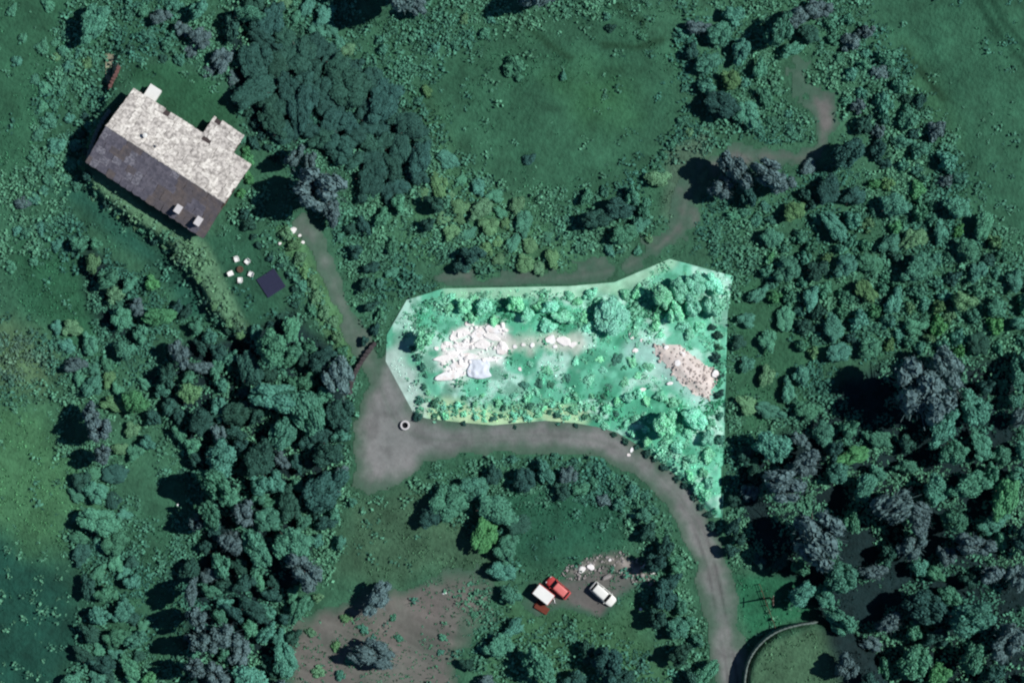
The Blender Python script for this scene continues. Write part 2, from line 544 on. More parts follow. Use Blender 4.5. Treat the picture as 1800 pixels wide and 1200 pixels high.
# sheets laid on the ground: worn tracks, yard, soil, plot
def sheet(name, bounds, fn, colfn, step=0.3, lift=0.05, snap=None, m='patch', extra=None):
    x0, x1, y0, y1 = bounds
    xs = np.arange(x0, x1 + step, step)
    ys = np.arange(y0, y1 + step, step)
    X, Y = np.meshgrid(xs, ys)
    D = fn(X, Y)
    inn = D < 0
    cell_any = inn[:-1, :-1] | inn[:-1, 1:] | inn[1:, 1:] | inn[1:, :-1]
    cell_all = inn[:-1, :-1] & inn[:-1, 1:] & inn[1:, 1:] & inn[1:, :-1]
    sel = cell_any if snap else cell_all
    if snap:
        _, qx, qy = seg_dist(X, Y, snap, True)
        X = np.where(inn, X, qx)
        Y = np.where(inn, Y, qy)
    idx = np.arange(X.size).reshape(X.shape)
    f = np.stack([idx[:-1, :-1][sel], idx[:-1, 1:][sel], idx[1:, 1:][sel], idx[1:, :-1][sel]], 1)
    used = np.unique(f)
    remap = np.full(X.size, -1)
    remap[used] = np.arange(len(used))
    f = remap[f]
    vx, vy = X.ravel()[used], Y.ravel()[used]
    vz = HT(vx, vy) + lift
    if extra is not None:
        vz = vz + extra(vx, vy)
    cols = colfn(vx, vy, D.ravel()[used])
    me = fast_mesh(name, np.stack([vx, vy, vz], 1), f, m, cols, True)
    o = link(bpy.data.objects.new(name, me))
    return o

def bnd(pts, pad):
    a = np.array(pts)
    return (a[:, 0].min() - pad, a[:, 0].max() + pad, a[:, 1].min() - pad, a[:, 1].max() + pad)

def road_w(x, y):
    # half width: broad by the lower lane, narrow up beside the wood
    return np.where(y > -6, 1.5 + 0.0 * x, 2.7)

def road_d(x, y):
    d, qx, qy = seg_dist(x, y, ROAD)
    w = 1.7 + 1.2 * smooth(0, -10, -(-y)) if False else 1.25 + 1.45 * (1 - smooth(-14, -4, qy))
    dr = d - w
    dy = sdf(x, y, YARD)
    return np.minimum(dr, dy) + (fbm(x, y, 3.4, 60, 3) - 0.5) * 2.6 - 0.5

def road_c(x, y, d):
    n = fbm(x, y, 7, 61, 3)[:, None]
    c = lcol(112, 120, 118) * (1 - n) + lcol(140, 140, 140) * n
    dr, qx, qy = seg_dist(x, y, ROAD)
    lower = 1 - smooth(-40, -28, y)
    rn = smooth(0.35, 0.65, fbm(x, y, 5, 67, 3))
    rut = np.exp(-((dr - 0.75 + 0.25 * (fbm(x, y, 4, 68, 2) - 0.5)) / 0.3) ** 2) * (0.25 + 0.75 * lower) * (0.25 + 0.75 * rn)
    c = c * (1 - 0.55 * rut[:, None])
    mid = np.exp(-(dr / 0.4) ** 2) * (0.25 + 0.3 * fbm(x, y, 4, 65, 2))
    c = c * (1 - mid[:, None]) + lcol(88, 104, 94) * mid[:, None]
    pt = smooth(0.48, 0.7, fbm(x, y, 3.0, 69, 4))[:, None]
    c = c * (1 - 0.22 * pt)
    e = smooth(-3.4, 0, d + 2.2 * (fbm(x, y, 2.4, 66, 3) - 0.5))[:, None]
    c = c * (1 - 0.9 * e) + lcol(66, 98, 80) * 0.9 * e
    return c

road = sheet('gravel_road', (-42, 44, -72, 24), road_d, road_c, 0.3, 0.06)
tag(road, kind='structure')

def up_d(x, y):
    d, _, _ = seg_dist(x, y, UPTRACK)
    return np.minimum(d - 1.9, sdf(x, y, CLEARING)) + (fbm(x, y, 3.4, 70, 4) - 0.5) * 6.0

def up_c(x, y, d):
    n = fbm(x, y, 5, 71, 3)[:, None]
    c = lcol(84, 98, 92) * (1 - n) + lcol(116, 113, 112) * n
    dr, _, _ = seg_dist(x, y, UPTRACK)
    rut = np.exp(-((dr - 0.7) / 0.3) ** 2) * 0.4
    c = c * (1 - 0.5 * rut[:, None])
    e = smooth(-3.6, 0, d + 2.6 * (fbm(x, y, 2.4, 72, 3) - 0.5))[:, None]
    return c * (1 - 0.9 * e) + lcol(62, 98, 80) * 0.9 * e

up = sheet('dirt_track', (-14, 60, 8, 52), lambda x, y: np.maximum(up_d(x, y), 0.25 - sdf(x, y, PLOT)), up_c, 0.3, 0.05)
tag(up, kind='structure')

def soil_c(x, y, d):
    n = fbm(x, y, 6, 73, 3)[:, None]
    c = lcol(82, 94, 86) * (1 - n) + lcol(120, 113, 110) * n
    a = R(-62)
    s = vnoise((x * math.cos(a) - y * math.sin(a)) * 1.0, (x * math.sin(a) + y * math.cos(a)) * 0.16, 0.8, 74)[:, None]
    c = c * (0.82 + 0.36 * s)
    e = smooth(-4.0, 0, d + 2 * (fbm(x, y, 2.4, 76, 3) - 0.5))[:, None]
    return c * (1 - 0.95 * e) + lcol(62, 96, 78) * 0.95 * e

soil = sheet('bare_soil', bnd(SOIL, 2), lambda x, y: sdf(x, y, SOIL) + (fbm(x, y, 5, 75, 4) - 0.5) * 8, soil_c, 0.4, 0.05)
tag(soil, kind='structure')

LAY = PX([(985, 1010), (1010, 990), (1050, 975), (1110, 968), (1150, 990), (1160, 1020), (1120, 1040), (1090, 1060), (1060, 1090), (1040, 1090), (990, 1065), (940, 1085), (915, 1060), (930, 1020)])
def lay_c(x, y, d):
    n = fbm(x, y, 5, 78, 3)[:, None]
    c = lcol(84, 96, 90) * (1 - n) + lcol(108, 104, 102) * n
    e = smooth(-2.4, 0, d + 1.5 * (fbm(x, y, 2.0, 83, 3) - 0.5))[:, None]
    return c * (1 - 0.95 * e) + lcol(58, 98, 78) * 0.95 * e
lay = sheet('parking_ground', bnd(LAY, 2), lambda x, y: sdf(x, y, LAY) + (fbm(x, y, 4, 79, 3) - 0.5) * 3, lay_c, 0.3, 0.05)
tag(lay, kind='structure')

PATHN = PX([(186, 95), (205, 95), (214, 118), (200, 150), (186, 152)])
pn = sheet('garden_path', bnd(PATHN, 1), lambda x, y: sdf(x, y, PATHN) + (fbm(x, y, 2, 80, 2) - 0.5) * 0.8,
           lambda x, y, d: np.tile(lcol(150, 150, 128), (len(x), 1)) * (0.8 + 0.4 * fbm(x, y, 1.5, 81, 2)[:, None]), 0.25, 0.05)
tag(pn, kind='structure')

RUB = PX([(1150, 606), (1190, 604), (1225, 628), (1256, 650), (1260, 680), (1246, 702), (1222, 694), (1195, 672), (1170, 645), (1150, 625)])
RUIN = PX([(778, 612), (796, 586), (822, 566), (886, 572), (892, 616), (868, 636), (815, 666), (772, 664), (780, 640)])
def plot_c(x, y, d):  # the highlight over the plot is painted into the ground colour
    n = fbm(x, y, 8, 82, 3)[:, None]
    c = lcol(70, 166, 130) * (1 - n) + lcol(128, 208, 180) * n
    n2 = smooth(0.52, 0.66, fbm(x, y, 4.0, 84, 4))[:, None]
    c = c * (1 - 0.7 * n2) + lcol(192, 232, 220) * 0.7 * n2
    n3 = smooth(0.52, 0.66, fbm(x, y, 2.8, 85, 4))[:, None]
    c = c * (1 - 0.6 * n3) + lcol(40, 126, 94) * 0.6 * n3
    # straw-coloured strip beside the lane and stony ground by the yard
    dl, _, _ = seg_dist(x, y, PX([(740, 720), (800, 728), (865, 735), (958, 726), (1020, 730)]))
    w = (0.75 * (1 - smooth(0.5, 2.8, dl + (fbm(x, y, 3, 86, 2) - 0.5) * 3)))[:, None]
    c = c * (1 - w) + lcol(196, 222, 176) * w
    dl, _, _ = seg_dist(x, y, PX([(690, 640), (712, 670), (728, 712)]))
    w = (0.85 * (1 - smooth(1.6, 4.6, dl + (fbm(x, y, 3, 87, 2) - 0.5) * 2.5)))[:, None]
    c = c * (1 - w) + lcol(182, 206, 198) * w
    dl, _, _ = seg_dist(x, y, PX([(790, 512), (1000, 510), (1084, 502), (1176, 462)]))
    w = (0.7 * (1 - smooth(0.4, 1.9, dl + (fbm(x, y, 3, 88, 2) - 0.5) * 1.5)))[:, None]
    c = c * (1 - w) + lcol(166, 212, 182) * w
    w = ((0.55 + 0.45 * smooth(0.4, 0.6, fbm(x * 0.5, y, 1.6, 99, 3))) * (1 - smooth(-1.2, 1.2, sdf(x, y, RUIN) + (fbm(x, y, 2.4, 89, 3) - 0.5) * 4)))[:, None]
    c = c * (1 - w) + lcol(242, 242, 240) * w
    dl, _, _ = seg_dist(x, y, PX([(890, 605), (950, 600), (1020, 604)]))
    w = (0.7 * (1 - smooth(0.3, 2.4, dl + (fbm(x, y, 2, 100, 3) - 0.5) * 2.5)))[:, None]
    c = c * (1 - w) + lcol(206, 210, 200) * w
    dl, _, _ = seg_dist(x, y, PX([(1115, 618), (1160, 622), (1190, 660), (1235, 700)]))
    w = (0.6 * (1 - smooth(0.8, 3.2, dl)))[:, None]
    c = c * (1 - w) + lcol(176, 212, 208) * w
    return c * (0.78 + 0.44 * fbm(x, y, 1.3, 90, 2)[:, None])

plot = sheet('highlighted_plot', bnd(PLOT, 1), lambda x, y: sdf(x, y, PLOT), plot_c, 0.3, 0.10, snap=PLOT)
tag(plot, kind='structure')

def rub_c(x, y, d):
    n = fbm(x, y, 2.2, 91, 3)[:, None]
    return (lcol(200, 190, 182) * (1 - n) + lcol(232, 224, 220) * n)
def rub_z(x, y):
    d = sdf(x, y, RUB)
    return smooth(0, 2.0, -d) * (0.55 + 0.5 * (fbm(x, y, 1.6, 93, 2) - 0.3))
rub = sheet('rubble_heap', bnd(RUB, 1), lambda x, y: sdf(x, y, RUB) + (fbm(x, y, 2, 92, 2) - 0.5) * 1.2, rub_c, 0.28, 0.14, extra=rub_z)
tag(rub, 'low spread heap of pinkish pale rubble at the end of the highlighted plot', 'rubble heap', kind='thing')

RUB2 = PX([(985, 1012), (1000, 992), (1040, 978), (1095, 970), (1135, 985), (1155, 1005), (1150, 1022), (1125, 1028), (1095, 1008), (1060, 1000), (1040, 1010), (1010, 1018)])
def rub2_c(x, y, d):
    n = fbm(x, y, 1.4, 94, 3)[:, None]
    n = np.clip((n - 0.3) / 0.4, 0, 1)
    c = lcol(92, 94, 86) * (1 - n) + lcol(158, 152, 146) * n
    e = smooth(-1.4, 0, d)[:, None]
    return c * (1 - e) + lcol(78, 96, 84) * e
def rub2_z(x, y):
    return smooth(0, 1.6, -sdf(x, y, RUB2)) * (0.25 + 0.5 * (fbm(x, y, 1.4, 96, 2) - 0.3))
rub2 = sheet('debris_heap', bnd(RUB2, 1), lambda x, y: sdf(x, y, RUB2) + (fbm(x, y, 2, 95, 2) - 0.5) * 1.6, rub2_c, 0.28, 0.12,
             extra=rub2_z)
tag(rub2, 'long grey and brown debris heap behind the parked white car', 'debris heap', kind='thing')

# ================================================================== trees and shrubs
def ico(sub):
    bm = bmesh.new()
    bmesh.ops.create_icosphere(bm, subdivisions=sub, radius=1)
    v = np.array([x.co[:] for x in bm.verts])
    f = [tuple(q.index for q in p.verts) for p in bm.faces]
    bm.free()
    return v, f
ICO1 = ico(2)

def foliage(seed, nl, nq, qs, tree=True, core=0.84, strips=0, jit=0.5, lr=(0.30, 0.46)):
    g = np.random.default_rng(seed)
    V, F = [], []
    cs = []
    tries = 0
    ph1, ph2, am1, am2 = g.uniform(0, 6.28), g.uniform(0, 6.28), g.uniform(0.1, 0.3), g.uniform(0.08, 0.22)
    while len(cs) < nl and tries < 3000:
        tries += 1
        a = g.uniform(0, 2 * math.pi)
        rr = math.sqrt(g.uniform(0, 1)) * 0.72 * (0.9 + am1 * math.sin(2 * a + ph1) + am2 * math.sin(3 * a + ph2))
        rad = g.uniform(*lr) * (1.0 - 0.25 * rr)
        if tree:
            zc = 0.98 + g.uniform(-0.36, 0.40) * (1 - 0.55 * rr)
        else:
            zc = g.uniform(0.15, 0.62) * (1 - 0.6 * rr)
        c = np.array([rr * math.cos(a), rr * math.sin(a), zc])
        if all(np.linalg.norm(c - q[0]) > 0.55 * min(rad, q[1]) for q in cs):
            cs.append((c, rad))
    tot = sum(r * r for _, r in cs)
    base = 0
    for c, r in cs:
        v = ICO1[0] * (1 + 0.18 * (g.random((len(ICO1[0]), 1)) - 0.5)) * r * core + c
        if not tree:
            v[:, 2] = np.maximum(v[:, 2], -0.08)
        V.append(v)
        F += [tuple(i + base for i in f) for f in ICO1[1]]
        base += len(v)
        n = int(nq * r * r / tot)
        d = g.normal(size=(n, 3))
        d /= np.linalg.norm(d, axis=1)[:, None]
        d[:, 2] = np.where(d[:, 2] < -0.35, -d[:, 2], d[:, 2])
        pos = c + d * r * g.uniform(0.86, 1.12, (n, 1))
        if not tree:
            pos[:, 2] = np.maximum(pos[:, 2], 0.02)
        nn = d + g.normal(size=(n, 3)) * jit
        nn /= np.linalg.norm(nn, axis=1)[:, None]
        t = np.cross(nn, g.normal(size=(n, 3)))
        t /= np.linalg.norm(t, axis=1)[:, None]
        b = np.cross(nn, t)
        s = qs * g.uniform(0.6, 1.35, (n, 1))
        w = s * g.uniform(0.5, 0.9, (n, 1))
        q = np.stack([pos - t * s, pos - b * w + t * s * 0.1, pos + t * s, pos + b * w + t * s * 0.1], 1).reshape(-1, 3)
        V.append(q)
        F += [(base + 4 * i, base + 4 * i + 1, base + 4 * i + 2, base + 4 * i + 3) for i in range(n)]
        base += 4 * n
    for k in range(strips):
        a = g.uniform(0, 2 * math.pi)
        e = g.uniform(0.1, 1.2)
        d = np.array([math.cos(a) * math.cos(e), math.sin(a) * math.cos(e), math.sin(e) * 0.75])
        p0 = np.array([0, 0, 0.75]) + d * g.uniform(0.25, 0.5)
        p1 = np.array([0, 0, 0.75]) + d * g.uniform(0.85, 1.08)
        s = np.cross(d, g.normal(size=3))
        s = s / np.linalg.norm(s) * 0.018
        V.append(np.array([p0 - s, p0 + s, p1 + s * 0.4, p1 - s * 0.4]))
        F.append((base, base + 1, base + 2, base + 3))
        base += 4
    return np.concatenate(V), F

def crown_mesh(name, V, F, m):
    me = bpy.data.meshes.new(name)
    me.from_pydata(V.tolist(), [], F)
    me.update()
    me.materials.append(M[m])
    return me

def trunk_mesh(seed, m):
    g = random.Random(seed)
    bm = bmesh.new()
    tube(bm, [(0, 0, -0.15), (0.01, 0.0, 0.1), (0.02, 0.01, 0.4), (0.0, 0.02, 0.8), (0.02, 0.0, 1.2)], [0.085, 0.065, 0.052, 0.038, 0.015], 8)
    for k in range(6):
        a = k * 1.05 + g.uniform(-0.3, 0.3)
        z0 = g.uniform(0.38, 0.8)
        r = g.uniform(0.5, 0.8)
        tube(bm, [(0.01, 0.01, z0), (math.cos(a) * r * 0.5, math.sin(a) * r * 0.5, z0 + 0.16), (math.cos(a) * r, math.sin(a) * r, z0 + 0.36)], [0.03, 0.02, 0.007], 5)
    me = bpy.data.meshes.new('trunk')
    bm.to_mesh(me)
    bm.free()
    me.materials.append(M[m])
    return me

KINDS = {'g': ('leaf_green', 'green'), 'd': ('leaf_dark', 'dark teal'), 'y': ('leaf_grey', 'grey'), 'b': ('leaf_bright', 'bright green'),
         'p': ('leaf_highlighted', 'brightened green'), 'o': ('leaf_olive', 'yellowish green')}
geo_tree = {}
for cls, (nl, nq, qs) in {'m': (15, 1500, 0.115), 'l': (30, 3600, 0.072)}.items():
    geo_tree[cls] = [foliage(100 + k + (50 if cls == 'l' else 0), nl, nq, qs, True, lr=(0.30, 0.44) if cls == 'm' else (0.20, 0.34)) for k in range(4)]
geo_tree['y'] = [foliage(300 + k, 26, 2400, 0.085, True, core=0.86, strips=70, jit=0.42, lr=(0.2, 0.36)) for k in range(3)]
geo_shrub = [foliage(400 + k, 11, 700, 0.15, False, lr=(0.32, 0.5)) for k in range(5)]
CROWN, SHRUB = {}, {}
for k, (m, _) in KINDS.items():
    for cls in ('m', 'l'):
        src = geo_tree['y'] if k == 'y' else geo_tree[cls]
        CROWN[k, cls] = [crown_mesh('crown', V, F, m) for V, F in src]
    SHRUB[k] = [crown_mesh('shrub', V, F, m) for V, F in geo_shrub]
TRUNKS = [trunk_mesh(k, 'bark') for k in range(3)]
TRUNKY = [trunk_mesh(k + 9, 'bark_pale') for k in range(2)]

PLANTS = []      # (zone, px, py, r_px, kind, type, height factor)
def T(zone, lst, hs=1.35, typ='tree', kind='g'):
    for e in lst:
        px, py, r = e[:3]
        k = e[3] if len(e) > 3 else kind
        h = e[4] if len(e) > 4 else hs
        PLANTS.append([zone, px, py, r, k, typ, h])
def S(zone, lst, hs=1.0, kind='g'):
    T(zone, lst, hs, 'shrub', kind)

T('above the house garden', [(170, 40, 33, 'g', 0.95), (285, 30, 18, 'y', 0.9), (322, 55, 17, 'y', 0.9), (360, 70, 22, 'y', 0.9), (395, 108, 22, 'y', 0.9), (440, 28, 24, 'g'), (350, 20, 18, 'g'), (408, 55, 20, 'd')])
S('above the house garden', [(250, 20, 14), (300, 85, 13), (262, 62, 12), (340, 92, 13, 'y'), (370, 130, 12, 'y'), (412, 142, 13, 'y'), (318, 108, 11), (232, 88, 9, 'd'), (290, 105, 8, 'd'), (420, 172, 10, 'y'), (310, 10, 13)])
S('left of the house', [(112, 90, 11), (120, 118, 12), (140, 92, 10), (152, 112, 11, 'o'), (168, 102, 10), (136, 150, 12), (160, 162, 9), (110, 162, 9), (130, 190, 11), (75, 190, 12), (86, 215, 15), (121, 207, 10), (100, 255, 17), (131, 256, 13), (125, 290, 14),
                         (60, 275, 12), (110, 312, 12), (135, 326, 11), (20, 20, 12), (85, 10, 12), (40, 70, 10), (30, 110, 11)], 0.9)
S('in the hollow left of the terrace', [(40, 355, 14, 'y'), (60, 350, 12), (77, 335, 9), (46, 412, 12), (72, 400, 13), (30, 405, 9), (86, 390, 9), (102, 430, 13), (20, 470, 11), (60, 460, 9)], 0.9)
S('on the terrace bank', [(166, 346, 7, 'o'), (205, 374, 8, 'o'), (217, 386, 7, 'o'), (240, 402, 7, 'o'), (292, 432, 8, 'o'), (312, 446, 7, 'o'), (352, 492, 7, 'o'), (380, 540, 8, 'o'), (404, 568, 8, 'o'), (425, 588, 9, 'o')], 0.8)
S('in the hedge under the terrace', [(150 + 6 * math.sin(k * 2.1), 205 + 16 * k, 7 + (k * 5) % 4, 'dg'[k % 2]) for k in range(6)] + [(158, 312, 9, 'd'), (170, 338, 8, 'g'), (188, 356, 9, 'd'), (208, 372, 8, 'g'), (226, 388, 10, 'd'), (252, 404, 9, 'g'), (270, 420, 10, 'd'), (296, 440, 9, 'g'), (318, 460, 10, 'd'), (336, 484, 9, 'g'), (352, 508, 10, 'd'), (366, 532, 10, 'd'), (382, 558, 10, 'g'), (402, 580, 11, 'd')], 1.2)
T('below the house terrace', [(145, 428, 17), (166, 460, 17, 'o'), (190, 490, 21), (206, 520, 18, 'o'), (228, 500, 15), (216, 560, 22), (242, 540, 17, 'y'), (270, 500, 15, 'b', 1.0), (282, 556, 25, 'b', 1.0), (312, 540, 13, 'd'), (327, 548, 13, 'd'), (250, 590, 18), (222, 612, 20),
                              (172, 430, 12), (345, 575, 14), (370, 590, 15)], 1.1)
T('along the meadow at far left', [(135, 640, 18, 'y', 1.0), (166, 680, 21, 'g', 0.8), (166, 722, 18, 'y', 2.6), (180, 752, 26, 'y', 2.3), (186, 795, 19, 'y', 2.6), (240, 705, 27, 'b', 1.1), (172, 862, 24, 'g', 0.7), (178, 915, 34, 'g', 0.8), (205, 950, 28, 'g', 0.7),
                                   (155, 1030, 19, 'd'), (190, 1040, 20), (220, 1070, 22), (180, 1080, 20), (160, 1110, 19, 'd'), (205, 1120, 22), (240, 1120, 20), (150, 1150, 18, 'd'), (185, 1165, 22, 'd'), (230, 1170, 22), (260, 1195, 16, 'b'), (130, 1190, 18), (235, 1020, 16), (270, 735, 16, 'd'), (262, 780, 15)], 1.0)
T('in the wood at lower left', [(322, 622, 24, 'y', 1.4), (300, 660, 20, 'd'), (335, 690, 24, 'o', 1.2), (385, 848, 32, 'g', 2.3), (376, 900, 24, 'g', 2.4), (352, 915, 17, 'y', 2.6), (342, 1036, 19, 'y', 3.3), (356, 1080, 22, 'y', 3.0), (366, 1122, 24, 'y', 2.8), (348, 1165, 21, 'y', 3.0),
                                (402, 1112, 30, 'y', 1.5), (386, 1185, 27, 'y', 1.6), (540, 1000, 34, 'y', 1.4), (430, 900, 24, 'y'), (410, 950, 24, 'y', 1.3)], 1.35)
T('around the bare soil', [(667, 1050, 29, 'y', 1.1), (660, 1148, 36, 'y', 1.0), (560, 1050, 10, 'o'), (600, 950, 12, 'g'), (590, 905, 13, 'g'), (620, 880, 9, 'g')], 1.0)
S('around the bare soil', [(610, 1085, 10, 'o'), (640, 1105, 9), (545, 1110, 10, 'o'), (590, 1135, 9, 'o'), (615, 1160, 9), (780, 1120, 8), (775, 1145, 7), (835, 1080, 7), (560, 1180, 12, 'o'), (700, 1120, 8), (600, 1185, 10), (690, 1085, 7)], 0.9)
T('behind the parked cars', [(790, 882, 38, 'g', 0.75), (760, 905, 26, 'd', 0.8), (832, 856, 28, 'g', 0.75), (872, 892, 38, 'g', 0.75), (852, 934, 34, 'b', 0.7), (890, 965, 27, 'g', 0.8), (922, 842, 23, 'd', 0.9), (960, 832, 20, 'g', 0.9), (1000, 832, 19, 'y', 0.9), (986, 862, 17, 'd', 0.9),
                             (1022, 860, 15, 'g', 0.9), (882, 1002, 24, 'g', 0.8), (898, 1042, 19, 'g', 0.9), (912, 922, 24, 'd', 0.6), (868, 832, 18, 'd', 0.9)], 0.8)
T('between the cars and the lane', [(1130, 905, 15, 'g'), (1140, 935, 18, 'd'), (1166, 960, 19, 'd', 1.3), (1148, 985, 21, 'd', 1.5), (1186, 985, 17, 'g'), (1181, 1020, 17, 'd'), (1166, 1046, 26, 'd', 1.2), (1196, 1062, 15, 'g', 0.9), (1152, 1082, 20, 'd', 1.5), (1190, 1102, 23, 'g'), (1212, 1090, 13, 'g'),
                                     (1192, 1148, 22, 'd', 1.5), (1238, 1180, 24, 'g', 1.0), (1226, 1122, 13, 'g'), (1215, 1188, 18, 'd', 1.4)], 1.1)
S('inside the bend of the lane', [(1042, 850, 12), (1062, 880, 13, 'y'), (1090, 888, 13), (1112, 862, 12), (1082, 858, 10), (1050, 822, 9), (1075, 835, 9), (1118, 885, 10), (1135, 870, 9), (1150, 895, 9), (975, 802, 8), (950, 806, 8), (900, 808, 9), (1010, 812, 8)], 1.3)
T('at the lower edge of the picture', [(945, 1165, 33, 'g', 1.2), (1068, 1160, 34, 'd', 1.2), (1032, 1140, 19, 'd'), (1092, 1190, 22, 'd'), (880, 1130, 27, 'g', 0.8), (905, 1100, 19, 'g', 0.8), (1012, 1188, 20, 'd'), (822, 1165, 14, 'd'), (856, 1200, 18, 'y')], 1.0)
T('beside the upper dirt track', [(1050, 386, 25, 'd', 1.1), (1086, 370, 25, 'd', 1.1), (1096, 412, 23, 'g', 0.9), (1122, 396, 18, 'g', 0.9), (1132, 370, 15, 'g'), (1112, 345, 17, 'g', 1.2), (1030, 346, 13, 'g'), (1156, 312, 20, 'o', 0.7), (832, 450, 21, 'd', 1.1), (810, 467, 16, 'd'), (856, 440, 14, 'o', 0.8), (768, 360, 17, 'd', 1.3), (755, 395, 13, 'd', 1.2)], 1.0)
S('beside the upper dirt track', [(1072, 441, 11), (1121, 441, 8), (1062, 336, 10), (1092, 440, 8), (1140, 420, 8, 'o')], 1.1)
S('on the upper meadow', [(908, 122, 23, 'g', 0.9), (990, 136, 8), (930, 280, 11, 'd', 0.8), (1072, 50, 10, 'd'), (1066, 30, 8), (764, 85, 10), (800, 80, 9), (850, 60, 12), (862, 34, 9), (815, 36, 11, 'o'), (672, 88, 11), (750, 162, 11, 'o'), (735, 178, 9), (668, 70, 9)], 1.3)
T('at the top edge above the meadow', [(712, -6, 38, 'y', 2.6), (735, 14, 22, 'y', 1.2), (955, -6, 34, 'y', 2.0), (610, -25, 25, 'g', 1.5)])
T('between meadow and dirt clearing', [(1226, 50, 18, 'y'), (1216, 95, 15, 'd'), (1242, 112, 22, 'g'), (1262, 60, 24, 'g'), (1292, 30, 21, 'g'), (1242, 152, 17), (1282, 140, 20, 'o', 0.8), (1302, 90, 22, 'g'), (1268, 186, 31, 'd', 0.9), (1312, 200, 27, 'g', 0.7), (1342, 172, 18, 'g', 0.8), (1370, 55, 30, 'g', 1.5), (1402, 30, 26, 'y', 1.3),
                                        (1422, 62, 22, 'd'), (1392, 90, 18, 'g'), (1440, 18, 22, 'y'), (1335, 120, 17, 'g')], 0.95)
S('between meadow and dirt clearing', [(1200, 60, 12), (1205, 156, 8), (1200, 212, 11), (1182, 255, 10), (1166, 275, 9), (1150, 291, 8), (1330, 222, 12), (1310, 145, 10), (1352, 210, 9), (1385, 200, 8), (1390, 225, 9), (1210, 235, 10, 'o'), (1130, 65, 8)], 1.1)
T('in the grey clump by the track', [(1290, 300, 33, 'y', 1.7), (1342, 305, 32, 'y', 1.5), (1266, 332, 24, 'y', 1.7), (1372, 322, 24, 'y', 1.3), (1312, 346, 19, 'd', 1.3), (1486, 272, 30, 'd', 1.4), (1422, 294, 15, 'y', 0.6)])
S('in the grey clump by the track', [(1288, 377, 12), (1330, 385, 13), (1310, 372, 11), (1345, 365, 11)], 1.1)
T('on the pale plot', [(742, 597, 19, 'p', 1.3), (815, 536, 15, 'p', 0.9), (850, 541, 17, 'p', 0.8), (905, 536, 17, 'p', 1.1), (926, 552, 14, 'p'), (966, 541, 15, 'p', 0.9), (990, 556, 17, 'p', 0.8), (1075, 556, 37, 'p', 0.6), (1162, 522, 24, 'p', 1.2), (1192, 508, 22, 'p'), (1187, 546, 19, 'p'), (1222, 500, 22, 'p', 0.9),
                       (1217, 540, 20, 'p'), (1252, 500, 19, 'p', 0.9), (1250, 542, 20, 'p'), (1166, 745, 26, 'p', 1.3), (1220, 735, 23, 'p', 0.8), (1244, 770, 15, 'p', 0.9)], 1.0)
S('on the pale plot', [(790, 542, 10, 'p'), (946, 540, 10, 'p'), (1016, 530, 9, 'p'), (1050, 530, 9, 'p'), (1230, 572, 10, 'p'), (1190, 785, 12, 'p'), (1216, 806, 11, 'p'), (1236, 830, 9, 'p'), (738, 704, 8, 'g'), (752, 690, 5, 'p'), (805, 712, 7, 'p'), (815, 728, 6, 'p'), (875, 708, 8, 'p'), (880, 730, 5, 'g'), (905, 730, 8, 'p'),
                       (925, 700, 8, 'p'), (930, 714, 8, 'g'), (945, 692, 5, 'p'), (995, 702, 7, 'p'), (980, 728, 7, 'g'), (1030, 715, 7, 'p'), (1066, 718, 9, 'p'), (1028, 732, 6, 'g'), (850, 725, 6, 'p'), (1100, 745, 7, 'p'), (780, 715, 6, 'p'), (765, 730, 6, 'g'), (955, 718, 6, 'p'), (1050, 735, 6, 'p'), (1135, 755, 7, 'p')], 1.3)
S('at the right edge of the plot', [(1262, 590, 9, 'd'), (1258, 628, 10, 'd'), (1265, 660, 8, 'd'), (1265, 692, 9, 'd'), (1265, 730, 8, 'g'), (1263, 772, 10, 'g'), (1262, 610, 8, 'g'), (1252, 575, 8, 'd')], 1.4)
S('on the bank above the lane', [(1078, 763, 6, 'd'), (1098, 775, 7, 'd'), (1118, 786, 6, 'd'), (1136, 797, 8, 'd'), (1152, 806, 8, 'd'), (1168, 822, 8, 'd'), (1190, 842, 7, 'd'), (1204, 854, 7, 'd'), (1219, 872, 7, 'd'), (1232, 890, 7, 'd'), (1246, 904, 8, 'd'), (1250, 925, 9, 'd'), (734, 732, 9, 'd'), (1012, 748, 5, 'd'), (905, 750, 4, 'd'), (980, 745, 4, 'g'), (815, 744, 5, 'd')], 1.2)
S('in the strip beside the white rocks', [(728, 614, 8, 'g'), (735, 628, 8, 'g'), (743, 645, 7, 'g'), (749, 660, 5, 'g'), (746, 680, 6, 'g')], 1.4)
S('in the added garden shadow hedge', [(413, 158, 7, 'd'), (425, 180, 7, 'd'), (438, 200, 8, 'd'), (450, 220, 8, 'd'), (462, 240, 8, 'd'), (474, 262, 8, 'd'), (484, 280, 8, 'd'), (434, 378, 11, 'd'), (440, 396, 13, 'd'), (449, 416, 7, 'd'), (457, 433, 7, 'd'), (476, 455, 7, 'd'), (494, 466, 7, 'd'), (508, 484, 7, 'd'), (519, 506, 7, 'd'), (519, 536, 8, 'd'), (496, 558, 8, 'd'), (478, 572, 8, 'd')], 1.5)  # dark shrubs added to stand for shadow lines along the garden edge
S('against the house end', [(438, 282, 13, 'b'), (434, 305, 11, 'b'), (428, 342, 9, 'b'), (452, 345, 10, 'g'), (450, 255, 12, 'd'), (428, 248, 8, 'g'), (436, 266, 9, 'b'), (440, 318, 9, 'b')], 1.2)
